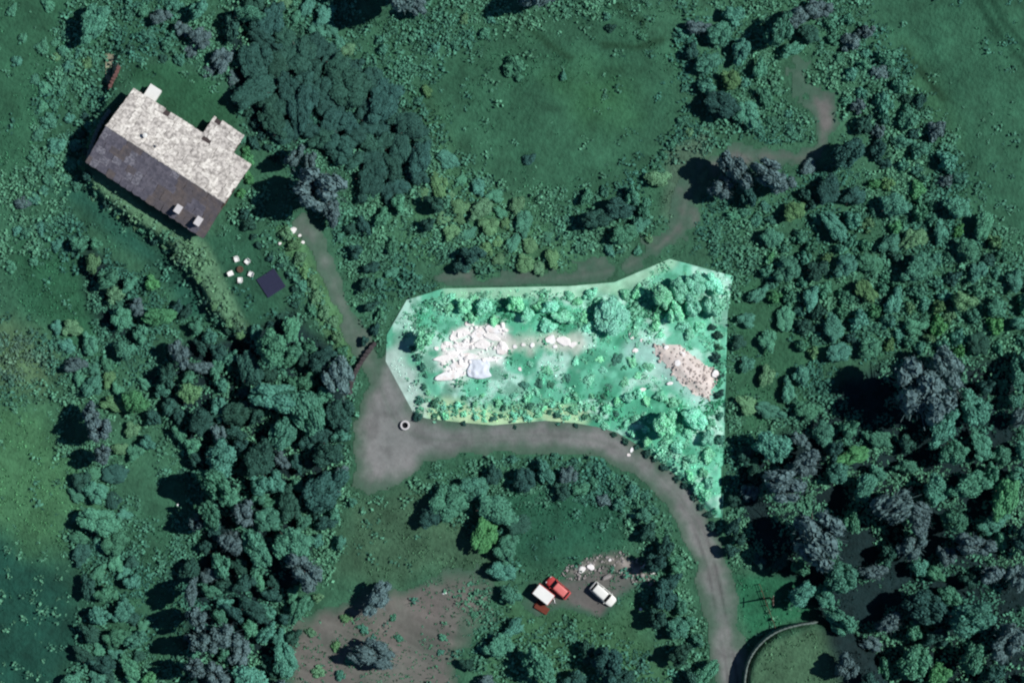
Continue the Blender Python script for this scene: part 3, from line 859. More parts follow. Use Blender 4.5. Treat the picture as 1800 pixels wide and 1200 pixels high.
S('on the strip beside the narrow lane', [(505, 412, 13, 'o'), (517, 432, 13, 'o'), (530, 452, 13, 'o'), (536, 476, 13, 'o'), (549, 496, 13, 'o'), (556, 521, 14, 'o'), (570, 546, 14, 'o'), (584, 566, 13, 'o'), (591, 590, 12, 'o'), (603, 618, 12, 'g'), (532, 502, 11, 'g'), (550, 545, 12, 'g')], 1.2)
T('where the narrow lane starts', [(564, 335, 45, 'y', 1.9), (524, 280, 18, 'y', 2.6), (585, 370, 24, 'y', 1.4), (548, 290, 18, 'y', 1.5)])
T('between narrow lane and upper track', [(640, 398, 15, 'd'), (626, 440, 14, 'd', 1.3), (672, 382, 17, 'g', 0.9), (690, 430, 14, 'g', 0.8), (617, 402, 12, 'd'), (656, 470, 14, 'd', 1.2), (642, 502, 13, 'd', 1.3), (650, 540, 12, 'd', 1.3), (660, 580, 10, 'd'), (670, 550, 9), (700, 355, 16, 'g'), (652, 345, 15, 'g'), (690, 480, 12, 'g', 0.6), (668, 500, 10, 'g', 0.8), (640, 600, 9, 'd')], 1.0)
T('in the shady wood at right', [(1602, 690, 60, 'y', 1.6), (1655, 655, 42, 'y', 1.3), (1650, 745, 34, 'g', 1.2), (1425, 935, 56, 'y', 1.5), (1376, 850, 38, 'y', 1.8), (1412, 815, 30, 'y', 1.3), (1562, 884, 38, 'y', 1.8), (1604, 905, 32, 'y', 1.6), (1640, 860, 30, 'g', 1.2), (1600, 955, 30, 'y', 1.4), (1705, 955, 30, 'y', 1.6), (1762, 872, 36, 'b', 1.0),
                                 (1740, 920, 24, 'g', 1.0), (1474, 1012, 32, 'g', 1.4), (1448, 1045, 22, 'g', 1.2), (1700, 1080, 42, 'g', 1.5), (1764, 1122, 36, 'y', 1.3), (1665, 1045, 22, 'g', 1.3), (1560, 1092, 22, 'y', 1.5), (1602, 1160, 34, 'g', 1.3), (1645, 1185, 26, 'b', 1.3), (1480, 1165, 24, 'y', 1.5), (1782, 1010, 24, 'y', 1.4),
                                 (1335, 985, 14, 'd', 1.0), (1370, 985, 16, 'd', 1.0), (1310, 800, 18, 'd', 1.0), (1322, 830, 16, 'd', 1.2), (1290, 880, 14, 'd', 1.3), (1288, 925, 16, 'd', 1.5), (1285, 965, 14, 'd', 1.5), (1300, 945, 13, 'd', 1.4), (1445, 760, 26, 'g', 0.9), (1500, 800, 24, 'b', 0.8), (1545, 770, 22, 'g', 0.8), (1470, 830, 22, 'g'), (1720, 780, 26, 'g', 0.9),
                                 (1530, 1130, 18, 'y', 1.4), (1660, 975, 20, 'y', 1.4), (1755, 800, 20, 'g', 1.0), (1540, 830, 18, 'g', 1.0), (1590, 820, 18, 'g', 1.0)], 1.2)
T('close beside the plot', [(1330, 520, 18, 'g', 0.6), (1310, 560, 16, 'g', 0.6), (1350, 600, 20, 'g', 0.6), (1310, 640, 16, 'g', 0.7), (1345, 660, 18, 'o', 0.6), (1310, 710, 20, 'o', 0.55), (1350, 720, 22, 'g', 0.55), (1385, 690, 18, 'g', 0.6), (1405, 660, 18, 'g', 0.8), (1380, 560, 22, 'g', 0.5), (1300, 600, 14, 'd', 0.7), (1420, 720, 22, 'g', 0.9)], 0.6)

NOGO = []          # discs that stay open (deep tree shadow on the ground in the photograph)
for d in [(480, 310, 45), (285, 605, 22), (310, 870, 38), (285, 1060, 40), (290, 1130, 40), (140, 760, 30), (1500, 670, 42), (1530, 710, 30), (1510, 965, 34), (1640, 948, 24), (1520, 1060, 38), (1440, 1145, 40), (1335, 900, 26), (1345, 935, 26), (1580, 1010, 22), (1465, 870, 24), (1760, 770, 24),
          (485, 995, 18), (460, 1140, 16), (450, 760, 16), (430, 850, 14), (1570, 1040, 24), (650, 15, 45), (915, 5, 25), (400, 920, 16), (1240, 300, 18), (1455, 255, 18), (1780, 1050, 26)]:
    NOGO.append(d)

def fill(zone, poly, rmin, rmax, kinds, typ, hs, gap=0.86, seed=0, n=4000, limit=400, rough=1.0):
    g = random.Random(seed)
    xs = [p[0] for p in poly]
    ys = [p[1] for p in poly]
    pts = PX(poly)
    cnt = 0
    road_pts = np.array(ROAD)
    for _ in range(n):
        if cnt >= limit:
            break
        px = g.uniform(min(xs), max(xs))
        py = g.uniform(min(ys), max(ys))
        r = g.uniform(rmin, rmax)
        x, y = P(px, py)
        if not inside(np.array(x), np.array(y), pts):
            continue
        if any(math.hypot(px - q[1], py - q[2]) < gap * (r + q[3]) for q in PLANTS):
            continue
        if any(math.hypot(px - d[0], py - d[1]) < d[2] + r * 0.5 for d in NOGO):
            continue
        if np.min(np.hypot(road_pts[:, 0] - x, road_pts[:, 1] - y)) < 2.0 + r * 0.08:
            continue
        PLANTS.append([zone, px, py, r, g.choice(kinds), typ, hs * g.uniform(0.8, 1.2)])
        cnt += 1
    return cnt

fill('in the wood behind the garden', [(440, -30), (470, 20), (570, 90), (650, 130), (710, 190), (752, 250), (738, 310), (690, 352), (640, 310), (590, 270), (520, 240), (470, 240), (425, 180), (440, 100), (470, 60)], 18, 42, 'd', 'tree', 0.58, 0.54, 1)
fill('in the wood at lower left', [(330, 590), (420, 600), (510, 560), (590, 625), (612, 700), (606, 800), (590, 880), (570, 950), (530, 1060), (500, 1210), (330, 1210), (330, 1010), (370, 940), (350, 840), (300, 740), (270, 670)], 13, 42, 'ggggdddy', 'tree', 1.05, 0.68, 2)
fill('in the shady wood at right', [(1430, 740), (1560, 760), (1810, 640), (1810, 1210), (1480, 1210), (1450, 1120), (1400, 1030), (1300, 980), (1300, 800)], 16, 44, 'ggygdd', 'tree', 1.35, 0.80, 5, 2500)
fill('right of the plot', [(1340, 350), (1440, 330), (1560, 320), (1700, 360), (1760, 440), (1810, 480), (1810, 640), (1700, 620), (1560, 610), (1450, 640), (1400, 600), (1340, 480)], 18, 30, 'gggdgo', 'tree', 0.85, 0.9, 14, 1500, 30)
fill('right of the plot', [(1340, 350), (1440, 330), (1560, 320), (1700, 360), (1760, 440), (1810, 480), (1810, 640), (1700, 620), (1560, 610), (1450, 640), (1400, 600), (1340, 480)], 10, 20, 'ggggdgob', 'shrub', 1.6, 0.84, 4, 5000, 80)
fill('in the scrub by the corner meadow', [(1450, 20), (1500, 30), (1570, 110), (1640, 210), (1700, 320), (1640, 330), (1560, 300), (1530, 240), (1490, 200), (1480, 130)], 10, 22, 'ggdgyo', 'shrub', 1.5, 0.86, 3, 3000, 36)
fill('above the upper track', [(700, 230), (760, 220), (800, 310), (900, 350), (990, 440), (960, 475), (870, 470), (800, 420), (730, 330)], 10, 22, 'googo', 'tree', 0.42, 0.85, 6, 2000, 26)
fill('left of the upper meadow', [(480, -10), (560, 10), (640, 110), (720, 160), (760, 230), (730, 210), (640, 130), (560, 80), (480, 30)], 12, 24, 'ggo', 'tree', 0.55, 0.75, 7, 1500, 26)
fill('left of the house', [(60, 60), (150, 60), (150, 330), (90, 330), (50, 220)], 8, 14, 'gggo', 'shrub', 0.7, 0.9, 8, 600, 12)

fill('on the pale plot', [(730, 540), (790, 520), (1060, 512), (1140, 500), (1270, 500), (1268, 590), (1150, 590), (1040, 580), (910, 575), (780, 560)], 7, 15, 'p', 'shrub', 1.1, 0.85, 11, 900, 22)
fill('on the pale plot', [(1100, 690), (1262, 700), (1262, 890), (1240, 880), (1180, 815), (1110, 765)], 7, 14, 'p', 'shrub', 1.1, 0.85, 12, 900, 16)
fill('on the pale plot', [(760, 690), (1080, 690), (1100, 755), (960, 735), (860, 742), (760, 732)], 5, 9, 'gpp', 'shrub', 1.3, 1.0, 15, 900, 26)
fill('on the pale plot', [(910, 630), (1150, 630), (1150, 700), (910, 690)], 6, 11, 'pppg', 'shrub', 0.8, 1.3, 16, 500, 16)
fill('along the meadow at far left', [(135, 830), (205, 825), (225, 950), (265, 1060), (275, 1210), (110, 1210), (160, 1080), (140, 960)], 12, 26, 'ggdg', 'tree', 0.5, 0.7, 9, 900, 22)
fill('along the meadow at far left', [(90, 560), (180, 600), (260, 660), (240, 800), (200, 830), (150, 700)], 12, 20, 'ggo', 'tree', 0.6, 0.8, 10, 900, 14)

ORD = ['topmost', 'second', 'third', 'fourth', 'fifth', 'sixth', 'seventh', 'eighth', 'ninth', 'tenth', 'eleventh', 'twelfth', 'thirteenth', 'fourteenth', 'fifteenth', 'sixteenth', 'seventeenth', 'eighteenth', 'nineteenth', 'twentieth']
PRE = ['small', 'mid-sized', 'broad']
def size_word(p):
    if p[5] == 'shrub':
        return 'small' if p[3] < 9 else ('rounded' if p[3] < 13 else 'big')
    return 'slim' if p[3] < 16 else ('mid-sized' if p[3] < 26 else 'broad')
buckets = {}
for p in PLANTS:
    buckets.setdefault((p[0], size_word(p), p[4], 'shrub' if p[5] == 'shrub' else ('low bush' if p[6] < 0.64 else 'tree')), []).append(p)
LAB = {}
def name_bucket(key, lst, extra=''):
    zone, sz, k, typ = key
    noun = typ
    stem = f"{sz} {KINDS[k][1]} {noun} {zone}"
    if len(lst) == 1:
        LAB[id(lst[0])] = stem + (f', {extra}' if extra else '')
        return
    if len(lst) > 9 and not extra:
        lst = sorted(lst, key=lambda p: p[1])
        h = len(lst) // 2
        if len(lst) > 24:
            t = len(lst) // 3
            name_bucket(key, lst[:t], 'left')
            name_bucket(key, lst[t:2 * t], 'middle')
            name_bucket(key, lst[2 * t:], 'right')
        else:
            name_bucket(key, lst[:h], 'left')
            name_bucket(key, lst[h:], 'right')
        return
    lst = sorted(lst, key=lambda p: p[2])
    for i, p in enumerate(lst):
        o = ORD[i] if i < len(ORD) else 'lowest'
        w = 'topmost' if i == 0 else (f'{o} from top' if i < len(lst) - 1 else 'lowest')
        LAB[id(p)] = stem + f', {w}' + (f' at {extra}' if extra else '')
for key, lst in buckets.items():
    name_bucket(key, lst)

gr = random.Random(5)
ZW = {}
_pw = np.array([P(p[1], p[2]) for p in PLANTS])
_pz = HT(_pw[:, 0], _pw[:, 1])
for i, p in enumerate(PLANTS):
    zone, px, py, r, k, typ, hs = p
    x, y = P(px, py)
    z = float(_pz[i])
    rm = r / 10.0
    rz = gr.uniform(0, 6.28)
    if typ == 'shrub':
        o = bpy.data.objects.new('highlighted_shrub' if k == 'p' else ('hedge_shrub' if 'hedge' in zone or 'bank' in zone or 'edge' in zone else 'shrub'), gr.choice(SHRUB[k]))  # hedge_shrub also covers the shrubs added for the garden shadow lines
        q = gr.uniform(0.82, 1.2)
        o.scale = (rm * q * 1.04, rm / q * 1.04, rm * hs * 0.95)
        o.location = (x, y, z - 0.04 * rm)
        o.rotation_euler = (0, 0, rz)
        link(o)
        tag(o, LAB[id(p)], 'shrub', 'shrubs ' + zone)
    else:
        low = hs < 0.64
        e = bpy.data.objects.new('low_bush' if low else ('grey_tree' if k == 'y' else 'leafy_tree'), None)
        e.location = (x, y, z)
        e.rotation_euler = (0, 0, rz)
        q = gr.uniform(0.72, 1.36)
        e.scale = (rm * q * 1.06, rm / q * 1.06, rm * hs)
        link(e)
        tag(e, LAB[id(p)], 'bush' if low else 'tree', ('low bushes ' if low else 'trees ') + zone)
        c = bpy.data.objects.new('crown', gr.choice(CROWN[k, 'm' if r < 22 else 'l']))
        c.parent = e
        link(c)
        t = bpy.data.objects.new('trunk', gr.choice(TRUNKY if k == 'y' else TRUNKS))
        t.parent = e
        link(t)
print('PLANTS', len(PLANTS), sum(p[5] == 'shrub' for p in PLANTS))

# ---------------------------------------------------------------- rough grass: too many tufts to count
def tufts(name, n, dens, cmul, size, seed, area=(-92, 92, -62, 62), lift=0.0, base=None):
    g = np.random.default_rng(seed)
    x = g.uniform(area[0], area[1], n)
    y = g.uniform(area[2], area[3], n)
    keep = g.random(n) < dens(x, y)
    x, y = x[keep], y[keep]
    n = len(x)
    z = HT(x, y) + lift
    col = (ground_colour(x, y) if base is None else base(x, y, np.zeros(n))) * (cmul * g.uniform(0.75, 1.35, (n, 1)))
    V, F, Cc = [], [], []
    s = size * g.uniform(0.5, 1.4, n)
    for b in range(3):
        a = g.uniform(0, 2 * math.pi, n)
        ca, sa = np.cos(a), np.sin(a)
        tilt = g.uniform(0.3, 0.9, n) * s
        w = s * g.uniform(0.25, 0.5, n)
        p0 = np.stack([x - sa * w, y + ca * w, z - 0.03], 1)
        p1 = np.stack([x + sa * w, y - ca * w, z - 0.03], 1)
        p2 = np.stack([x + ca * tilt, y + sa * tilt, z + s * 0.75], 1)
        V.append(np.stack([p0, p1, p2], 1).reshape(-1, 3))
        Cc.append(np.repeat(col, 3, 0))
    V = np.concatenate(V)
    F = np.arange(len(V)).reshape(-1, 3)
    me = fast_mesh(name, V, F, 'tuft', np.concatenate(Cc))
    o = link(bpy.data.objects.new(name, me))
    return o

def dens_rough(x, y):
    d = np.minimum(road_d(x, y), up_d(x, y))
    w = smooth(-0.6, 1.2, d)
    w = w * smooth(0.1, 0.6, sdf(x, y, PLOT))
    smoothm = np.maximum.reduce([1 - smooth(-3, 3, sdf(x, y, PX(q))) for q in
        ([(1500, -300), (1800, -300), (2100, 300), (2100, 480), (1800, 470), (1720, 370), (1600, 180), (1560, 90)],
         [(860, 150), (1180, 120), (1190, 200), (1130, 310), (1000, 360), (880, 300)],
         [(-300, 930), (60, 960), (150, 1050), (140, 1200), (-300, 1300)],
         [(228, 120), (300, 108), (390, 160), (420, 215), (370, 245), (290, 190), (240, 150)], [(370, 420), (430, 390), (500, 500), (490, 550), (450, 585), (400, 520)],
         [(150, 330), (230, 400), (330, 470), (380, 560), (330, 560), (260, 470), (180, 400), (90, 330)])])
    hx, hy = x - H0.x, y - H0.y
    u = hx * HU.x + hy * HU.y
    v = hx * HV.x + hy * HV.y
    w = w * np.where((u > -1) & (u < 26) & (v > -8.5) & (v < 12.5), 0, 1)
    return w * (1 - 0.93 * smoothm) * smooth(0.35, 0.6, fbm(x, y, 5, 97, 2))
def undergrowth(name, n, dens, colfn, seed, rmin=0.3, rmax=1.15, nq=20):
    g = np.random.default_rng(seed)
    x = g.uniform(-92, 92, n)
    y = g.uniform(-62, 62, n)
    keep = g.random(n) < dens(x, y)
    x, y = x[keep], y[keep]
    n = len(x)
    z = HT(x, y)
    r = rmin + (rmax - rmin) * g.random(n) ** 2.6
    q = g.uniform(0.6, 1.6, n)
    a = g.uniform(0, 6.28, n)
    d = g.normal(size=(n, nq, 3))
    d /= np.linalg.norm(d, axis=2)[..., None]
    d[..., 2] = np.abs(d[..., 2])
    rad = g.uniform(0.35, 1.1, (n, nq, 1))
    p = d * rad
    lx = p[..., 0] * (r * q)[:, None]
    ly = p[..., 1] * (r / q)[:, None]
    lz = p[..., 2] * (r * g.uniform(0.5, 1.0, n))[:, None]
    pos = np.stack([lx * np.cos(a)[:, None] - ly * np.sin(a)[:, None] + x[:, None], lx * np.sin(a)[:, None] + ly * np.cos(a)[:, None] + y[:, None], lz + z[:, None] + 0.02], -1).reshape(-1, 3)
    nn = d.reshape(-1, 3) + np.array([0, 0, 0.5]) + g.normal(size=(n * nq, 3)) * 0.45
    nn /= np.linalg.norm(nn, axis=1)[:, None]
    t = np.cross(nn, g.normal(size=nn.shape))
    t /= np.linalg.norm(t, axis=1)[:, None]
    b = np.cross(nn, t)
    s_ = (np.repeat(r, nq) ** 0.6 * 0.26 * g.uniform(0.6, 1.3, n * nq))[:, None]
    V = np.stack([pos - t * s_, pos - b * s_ * 0.7, pos + t * s_, pos + b * s_ * 0.7], 1).reshape(-1, 3)
    F = np.arange(len(V)).reshape(-1, 4)
    cols = np.repeat(colfn(x, y) * g.uniform(0.75, 1.25, (n, 1)), nq, 0) * g.uniform(0.75, 1.25, (n * nq, 1))
    me = fast_mesh(name, V, F, 'tuft', np.repeat(cols, 4, 0))
    print('UNDERGROWTH', n, len(F) * 2)
    return link(bpy.data.objects.new(name, me))
OPEN = [[(212, 745), (268, 760), (300, 850), (312, 960), (262, 1000), (240, 940), (218, 840)], [(780, 90), (900, 40), (1190, 10), (1195, 200), (1150, 290), (1010, 335), (900, 335), (800, 260), (745, 190)], [(1490, -20), (1900, -20), (1900, 500), (1740, 375), (1640, 195), (1570, 90)],
        [(-60, 690), (80, 720), (150, 850), (115, 950), (150, 1000), (150, 1080), (105, 1260), (-60, 1260)], [(-60, -60), (125, -60), (110, 80), (70, 190), (60, 290), (-60, 330)],
        [(20, 440), (110, 440), (170, 560), (180, 630), (100, 600), (-60, 580), (-60, 500)], [(80, 315), (140, 315), (175, 350), (240, 398), (335, 462), (385, 565), (330, 580), (240, 490), (150, 415)],
        [(212, 100), (300, 94), (400, 150), (440, 225), (370, 260), (230, 170)], [(352, 425), (440, 375), (520, 500), (510, 550), (455, 605), (385, 520)],
        [(590, 870), (740, 860), (880, 960), (880, 1020), (820, 1030), (850, 1210), (500, 1210), (530, 1060), (600, 1020)], [(900, 880), (1090, 885), (1125, 960), (1130, 1040), (1180, 1190), (1100, 1130), (980, 1100), (905, 1080)],
        [(1275, 990), (1430, 995), (1460, 1085), (1300, 1135)], [(655, 325), (700, 375), (800, 485), (720, 490), (680, 425)], [(1130, 300), (1215, 250), (1250, 300), (1215, 440), (1260, 460), (1190, 470), (1060, 490), (980, 480), (1130, 430)], [(1290, 490), (1370, 490), (1420, 600), (1410, 690), (1320, 760), (1285, 700)]]
def dens_ug(x, y):
    w = 1 - 0.95 * np.maximum.reduce([1 - smooth(-1.5, 1.0, sdf(x, y, PX(q)) + (fbm(x, y, 4, 199, 2) - 0.5) * 2.4) for q in OPEN])
    w = w * smooth(0.3, 1.5, np.minimum(road_d(x, y), up_d(x, y)))
    w = w * smooth(0.3, 0.8, sdf(x, y, PLOT)) * smooth(0.0, 1.0, sdf(x, y, MOUND))
    for px, py, r in NOGO + [(479, 498, 32), (425, 474, 30), (955, 1043, 26), (981, 1032, 30), (1060, 1043, 32), (952, 1066, 20), (712, 747, 18)]:
        cx, cy = P(px, py)
        w = w * (smooth(r * 0.08, r * 0.12, np.hypot(x - cx, y - cy)) if px > 1300 else smooth(r * 0.05, r * 0.10, np.hypot(x - cx, y - cy)))
    hx, hy = x - H0.x, y - H0.y
    u = hx * HU.x + hy * HU.y
    v = hx * HV.x + hy * HV.y
    w = w * np.where((u > -2.5) & (u < 26) & (v > -9.5) & (v < 12.5), 0, 1)
    for q in WOODS:
        w = w * (1 - 0.25 * (1 - smooth(-2, 0.5, sdf(x, y, PX(q)))))
    return w * (0.3 + 0.7 * smooth(0.38, 0.58, fbm(x, y, 6, 197, 2)))
def col_ug(x, y):
    n = fbm(x, y, 11, 198, 3)[:, None]
    n = np.clip((n - 0.3) / 0.4, 0, 1)
    c = lcol(64, 120, 104) * (1 - n) + lcol(92, 150, 120) * n
    return np.maximum(c, ground_colour(x, y) * 1.2)
ug = undergrowth('undergrowth', 52000, dens_ug, col_ug, 41, 0.25, 1.7, 16)
tag(ug, 'tangled low green undergrowth between the trees and shrubs', 'undergrowth', kind='stuff')
rg = tufts('rough_grass', 42000, dens_rough, 1.6, 0.40, 21)
tag(rg, 'rough tussocky grass over the slopes around the plot', 'grass', kind='stuff')
def dens_plot(x, y):
    return (1 - smooth(-0.9, -0.4, sdf(x, y, PLOT))) * smooth(0.4, 0.62, fbm(x, y, 3.5, 98, 2)) * smooth(0.2, 1, sdf(x, y, RUB)) * smooth(0.2, 1, sdf(x, y, RUIN))
def dens_plot2(x, y):
    w = 1 - smooth(-0.9, -0.3, sdf(x, y, PLOT))
    d1, _, _ = seg_dist(x, y, PX([(730, 560), (800, 530), (1000, 540), (1090, 560), (1180, 520), (1260, 530)]))
    d2, _, _ = seg_dist(x, y, PX([(745, 715), (900, 718), (1060, 722), (1150, 770), (1230, 860)]))
    d3, _, _ = seg_dist(x, y, PX([(1200, 740), (1255, 700), (1255, 600)]))
    b = np.maximum.reduce([1 - smooth(1.5, 4.5, d1), 0.8 * (1 - smooth(1.0, 3.0, d2)), 0.8 * (1 - smooth(1.5, 4.5, d3)), np.full(np.shape(x), 0.14)])
    b = b * smooth(0.1, 0.8, sdf(x, y, RUB)) * smooth(-0.6, 0.6, sdf(x, y, RUIN))
    return w * b * (0.35 + 0.65 * smooth(0.4, 0.6, fbm(x, y, 3, 201, 2)))
def col_plot2(x, y):  # scrub lightened too, carrying the painted highlight of the plot
    n = fbm(x, y, 4, 202, 3)[:, None]
    n = np.clip((n - 0.3) / 0.4, 0, 1)
    return lcol(58, 146, 108) * (1 - n) + lcol(140, 210, 180) * n
pu = undergrowth('highlighted_scrub', 40000, dens_plot2, col_plot2, 43, 0.35, 1.3, 16)
tag(pu, 'painted-bright low scrub spread over the bright plot', 'scrub', kind='stuff')
pg = tufts('highlighted_grass', 7000, dens_plot, 1.5, 0.3, 22, (-23, 40, -32, 15), 0.1, plot_c)
tag(pg, 'painted-bright grass tufts on the bright plot', 'grass', kind='stuff')

# ================================================================== the house
def build_house():
    root = empty('farmhouse', huv(0, 0, 2.6))
    base = Vector((H0.x, H0.y, 2.6))
    def W(u, v, z):
        return (HU * u + HV * v + Vector((0, 0, z)))
    pitch = math.tan(R(21))
    RZ = 6.1
    zs = lambda v: RZ - abs(v) * pitch
    # walls (gabled body)
    a0, a1, b0, b1 = 0.45, 23.9, -6.6, 7.6
    ring = [(b0, -0.4), (b1, -0.4), (b1, zs(b1) - 0.18), (0, RZ - 0.18), (b0, zs(b0) - 0.18)]
    V = [W(a0, v, z) for v, z in ring] + [W(a1, v, z) for v, z in ring]
    F = [(0, 1, 2, 3, 4)[::-1], (5, 6, 7, 8, 9)] + [(i, (i + 1) % 5, 5 + (i + 1) % 5, 5 + i) for i in range(5)]
    mobj('wall', V, F, 'plaster', root)
    # wing walls
    V = [W(u, v, z) for z in (-0.4, 2.05) for u, v in ((14.5, 7.3), (20.3, 7.3), (20.3, 11.0), (14.5, 11.0))]
    F = [(0, 3, 2, 1), (4, 5, 6, 7)] + [(i, (i + 1) % 4, 4 + (i + 1) % 4, 4 + i) for i in range(4)]
    mobj('wing_wall', V, F, 'plaster', root)
    # slab meshes
    def slab(seed):
        g = random.Random(seed)
        n = 7
        top, bot = [], []
        outline = [(-0.5, -0.5), (-0.05, -0.56), (0.5, -0.48), (0.53, 0.05), (0.48, 0.5), (0.0, 0.52), (-0.5, 0.49)]
        pts = [(x + g.uniform(-0.05, 0.05), y + g.uniform(-0.06, 0.06)) for x, y in outline]
        V = [(x, y, -0.5) for x, y in pts] + [(x * 0.97, y * 0.97, 0.5 + g.uniform(-0.12, 0.12)) for x, y in pts]
        F = [tuple(range(n))[::-1], tuple(range(n, 2 * n))] + [(i, (i + 1) % n, n + (i + 1) % n, n + i) for i in range(n)]
        return V, F
    shapes = [slab(k) for k in range(5)]
    cache = {}
    def slabmesh(k, m):
        if (k, m) not in cache:
            me = bpy.data.meshes.new('slab')
            me.from_pydata(shapes[k][0], [], shapes[k][1])
            me.update()
            me.materials.append(M[m])
            cache[k, m] = me
        return cache[k, m]
    g = random.Random(3)
    def slope(name, sgn, vlen, ulen, u0, rows, colsn, mats, zr=RZ, v0=0.0, tanp=pitch, ragged=0.0):
        vdir = HV * sgn
        ang = math.atan(tanp)
        s = (vdir * math.cos(ang) - Vector((0, 0, math.sin(ang))))
        nrm = (vdir * math.sin(ang) + Vector((0, 0, math.cos(ang))))
        o = W(u0, v0 * sgn, zr)
        L = vlen / math.cos(ang)
        # boarding under the slabs
        c = [o, o + HU * ulen, o + HU * ulen + s * L, o + s * L]
        V = [p - nrm * 0.16 for p in c] + [p - nrm * 0.04 for p in c]
        F = [(0, 1, 2, 3), (7, 6, 5, 4)] + [(i, 4 + i, 4 + (i + 1) % 4, (i + 1) % 4) for i in range(4)]
        deck = mobj(name, V, F, 'deckroof', root)
        rl = L / rows
        cw = ulen / colsn
        for r in range(rows):
            us = []
            x = -0.5 * cw * (r % 2)
            while x < ulen - 0.2:
                w = cw * g.uniform(0.75, 1.25)
                x0, x1 = max(0.0, x), min(ulen, x + w)
                x += w
                if x1 - x0 < 0.25 or (r == rows - 1 and ragged and g.random() < ragged):
                    continue
                us.append((x0, x1))
            for x0, x1 in us:
                uc = (x0 + x1) / 2
                m = mats(uc / ulen, (r + 0.5) / rows, g)
                ob = bpy.data.objects.new('slab', slabmesh(g.randrange(5), m))
                cen = o + HU * uc + s * (rl * (r + 0.5) + (0.07 if r == rows - 1 else 0) + g.uniform(-0.06, 0.06)) + nrm * (0.035 + g.uniform(0, 0.02))
                yv = nrm.cross(HU)
                mt = Matrix((HU, yv, nrm)).transposed().to_4x4()
                mt = Matrix.Translation(cen) @ mt @ Euler((g.uniform(-0.012, 0.012) - 0.035 * (1 if yv.dot(s) < 0 else -1) * -1, g.uniform(-0.015, 0.015), g.uniform(-0.03, 0.03))).to_matrix().to_4x4() @ Matrix.Diagonal((x1 - x0 - 0.03, rl * 1.16, 0.075, 1))
                ob.parent = deck
                ob.matrix_local = mt
                link(ob)
        return deck
    light = lambda u, v, g: g.choice(['slab_a', 'slab_b', 'slab_a', 'slab_b', 'slab_c', 'slab_a', 'slab_b'])
    def dark(u, v, g):
        if u > 0.62 and g.random() < 0.7:
            return 'slab_e'
        return g.choice(['slab_d', 'slab_d', 'slab_f', 'slab_d', 'slab_e'] if u < 0.6 else ['slab_d', 'slab_e'])
    slope('pale_roof_slope', 1, 8.0, 24.5, -0.1, 8, 18, light, ragged=0.12)
    slope('dark_roof_slope', -1, 7.1, 24.5, -0.1, 6, 16, dark)
    slope('wing_roof', 1, 3.7, 6.3, 14.25, 4, 5, light, zr=zs(7.85) + 0.02, v0=7.85, tanp=math.tan(R(6)), ragged=0.3)
    # ridge
    bm = bmesh.new()
    tube(bm, [W(-0.15, 0, RZ + 0.02), W(24.45, 0, RZ + 0.02)], [0.16, 0.16], 8)
    bobj('ridge_cap', bm, 'slab_c', root)
    # chimneys
    def chimney(px, py, w, d, h, m, round_=False):
        x, y = P(px, py)
        rel = Vector((x - H0.x, y - H0.y, 0))
        v = rel.dot(HV)
        u = rel.dot(HU)
        z0 = zs(v)
        bm = bmesh.new()
        if round_:
            lathe(bm, [(w, z0 - 0.4), (w, z0 + h), (w * 0.7, z0 + h), (w * 0.7, z0 + h - 0.3)], 16)
            bmesh.ops.translate(bm, verts=bm.verts, vec=W(u, v, 0))
        else:
            mt = Matrix.Translation(W(u, v, 0)) @ Matrix.Rotation(math.atan2(HU.y, HU.x), 4, 'Z')
            box(bm, -w / 2, w / 2, -d / 2, d / 2, z0 - 0.5, z0 + h, mt, 0.03)
        ch = bobj('chimney', bm, 'stone', root)
        bm = bmesh.new()
        if round_:
            lathe(bm, [(0.02, z0 + h + 0.32), (w * 1.25, z0 + h + 0.22), (w * 1.25, z0 + h + 0.16), (0.02, z0 + h + 0.16)], 16)
            bmesh.ops.translate(bm, verts=bm.verts, vec=W(u, v, 0))
            for k in range(3):
                a = k * 2.1
                tube(bm, [W(u, v, z0 + h - 0.02) + Vector((math.cos(a) * w * 0.8, math.sin(a) * w * 0.8, 0)), W(u, v, z0 + h + 0.2) + Vector((math.cos(a) * w * 0.8, math.sin(a) * w * 0.8, 0))], [0.03, 0.03], 5)
        else:
            mt = Matrix.Translation(W(u, v, 0)) @ Matrix.Rotation(math.atan2(HU.y, HU.x), 4, 'Z')
            box(bm, -w / 2 - 0.1, w / 2 + 0.1, -d / 2 - 0.1, d / 2 + 0.1, z0 + h + 0.2, z0 + h + 0.3, mt, 0.02)
            for sx in (-1, 1):
                for sy in (-1, 1):
                    box(bm, sx * w * 0.4 - 0.07, sx * w * 0.4 + 0.07, sy * d * 0.4 - 0.07, sy * d * 0.4 + 0.07, z0 + h - 0.01, z0 + h + 0.21, mt)
        bobj('chimney_cap', bm, m, ch)
    chimney(266, 244, 0.33, 0.33, 0.85, 'white', True)
    chimney(286, 262, 0.22, 0.22, 0.5, 'slab_c', True)
    chimney(322, 371, 0.95, 1.3, 0.95, 'concrete')
    chimney(357, 392, 0.95, 1.4, 1.0, 'concrete')
    # doors and windows in the long lower-left wall and the end wall
    def opening(name, o, du, dn, w, h, z, m):
        bm = bmesh.new()
        mt = Matrix.Translation(o) @ Matrix((du, -dn, Vector((0, 0, 1)))).transposed().to_4x4()
        t = 0.09
        box(bm, -w / 2 - t, w / 2 + t, -0.05, 0.06, z + h, z + h + t, mt)
        box(bm, -w / 2 - t, w / 2 + t, -0.09, 0.06, z - t, z, mt)
        for sx in (-1, 1):
            xa, xb = sorted((sx * w / 2, sx * (w / 2 + t)))
            box(bm, xa, xb, -0.05, 0.06, z + 0.001, z + h - 0.001, mt)
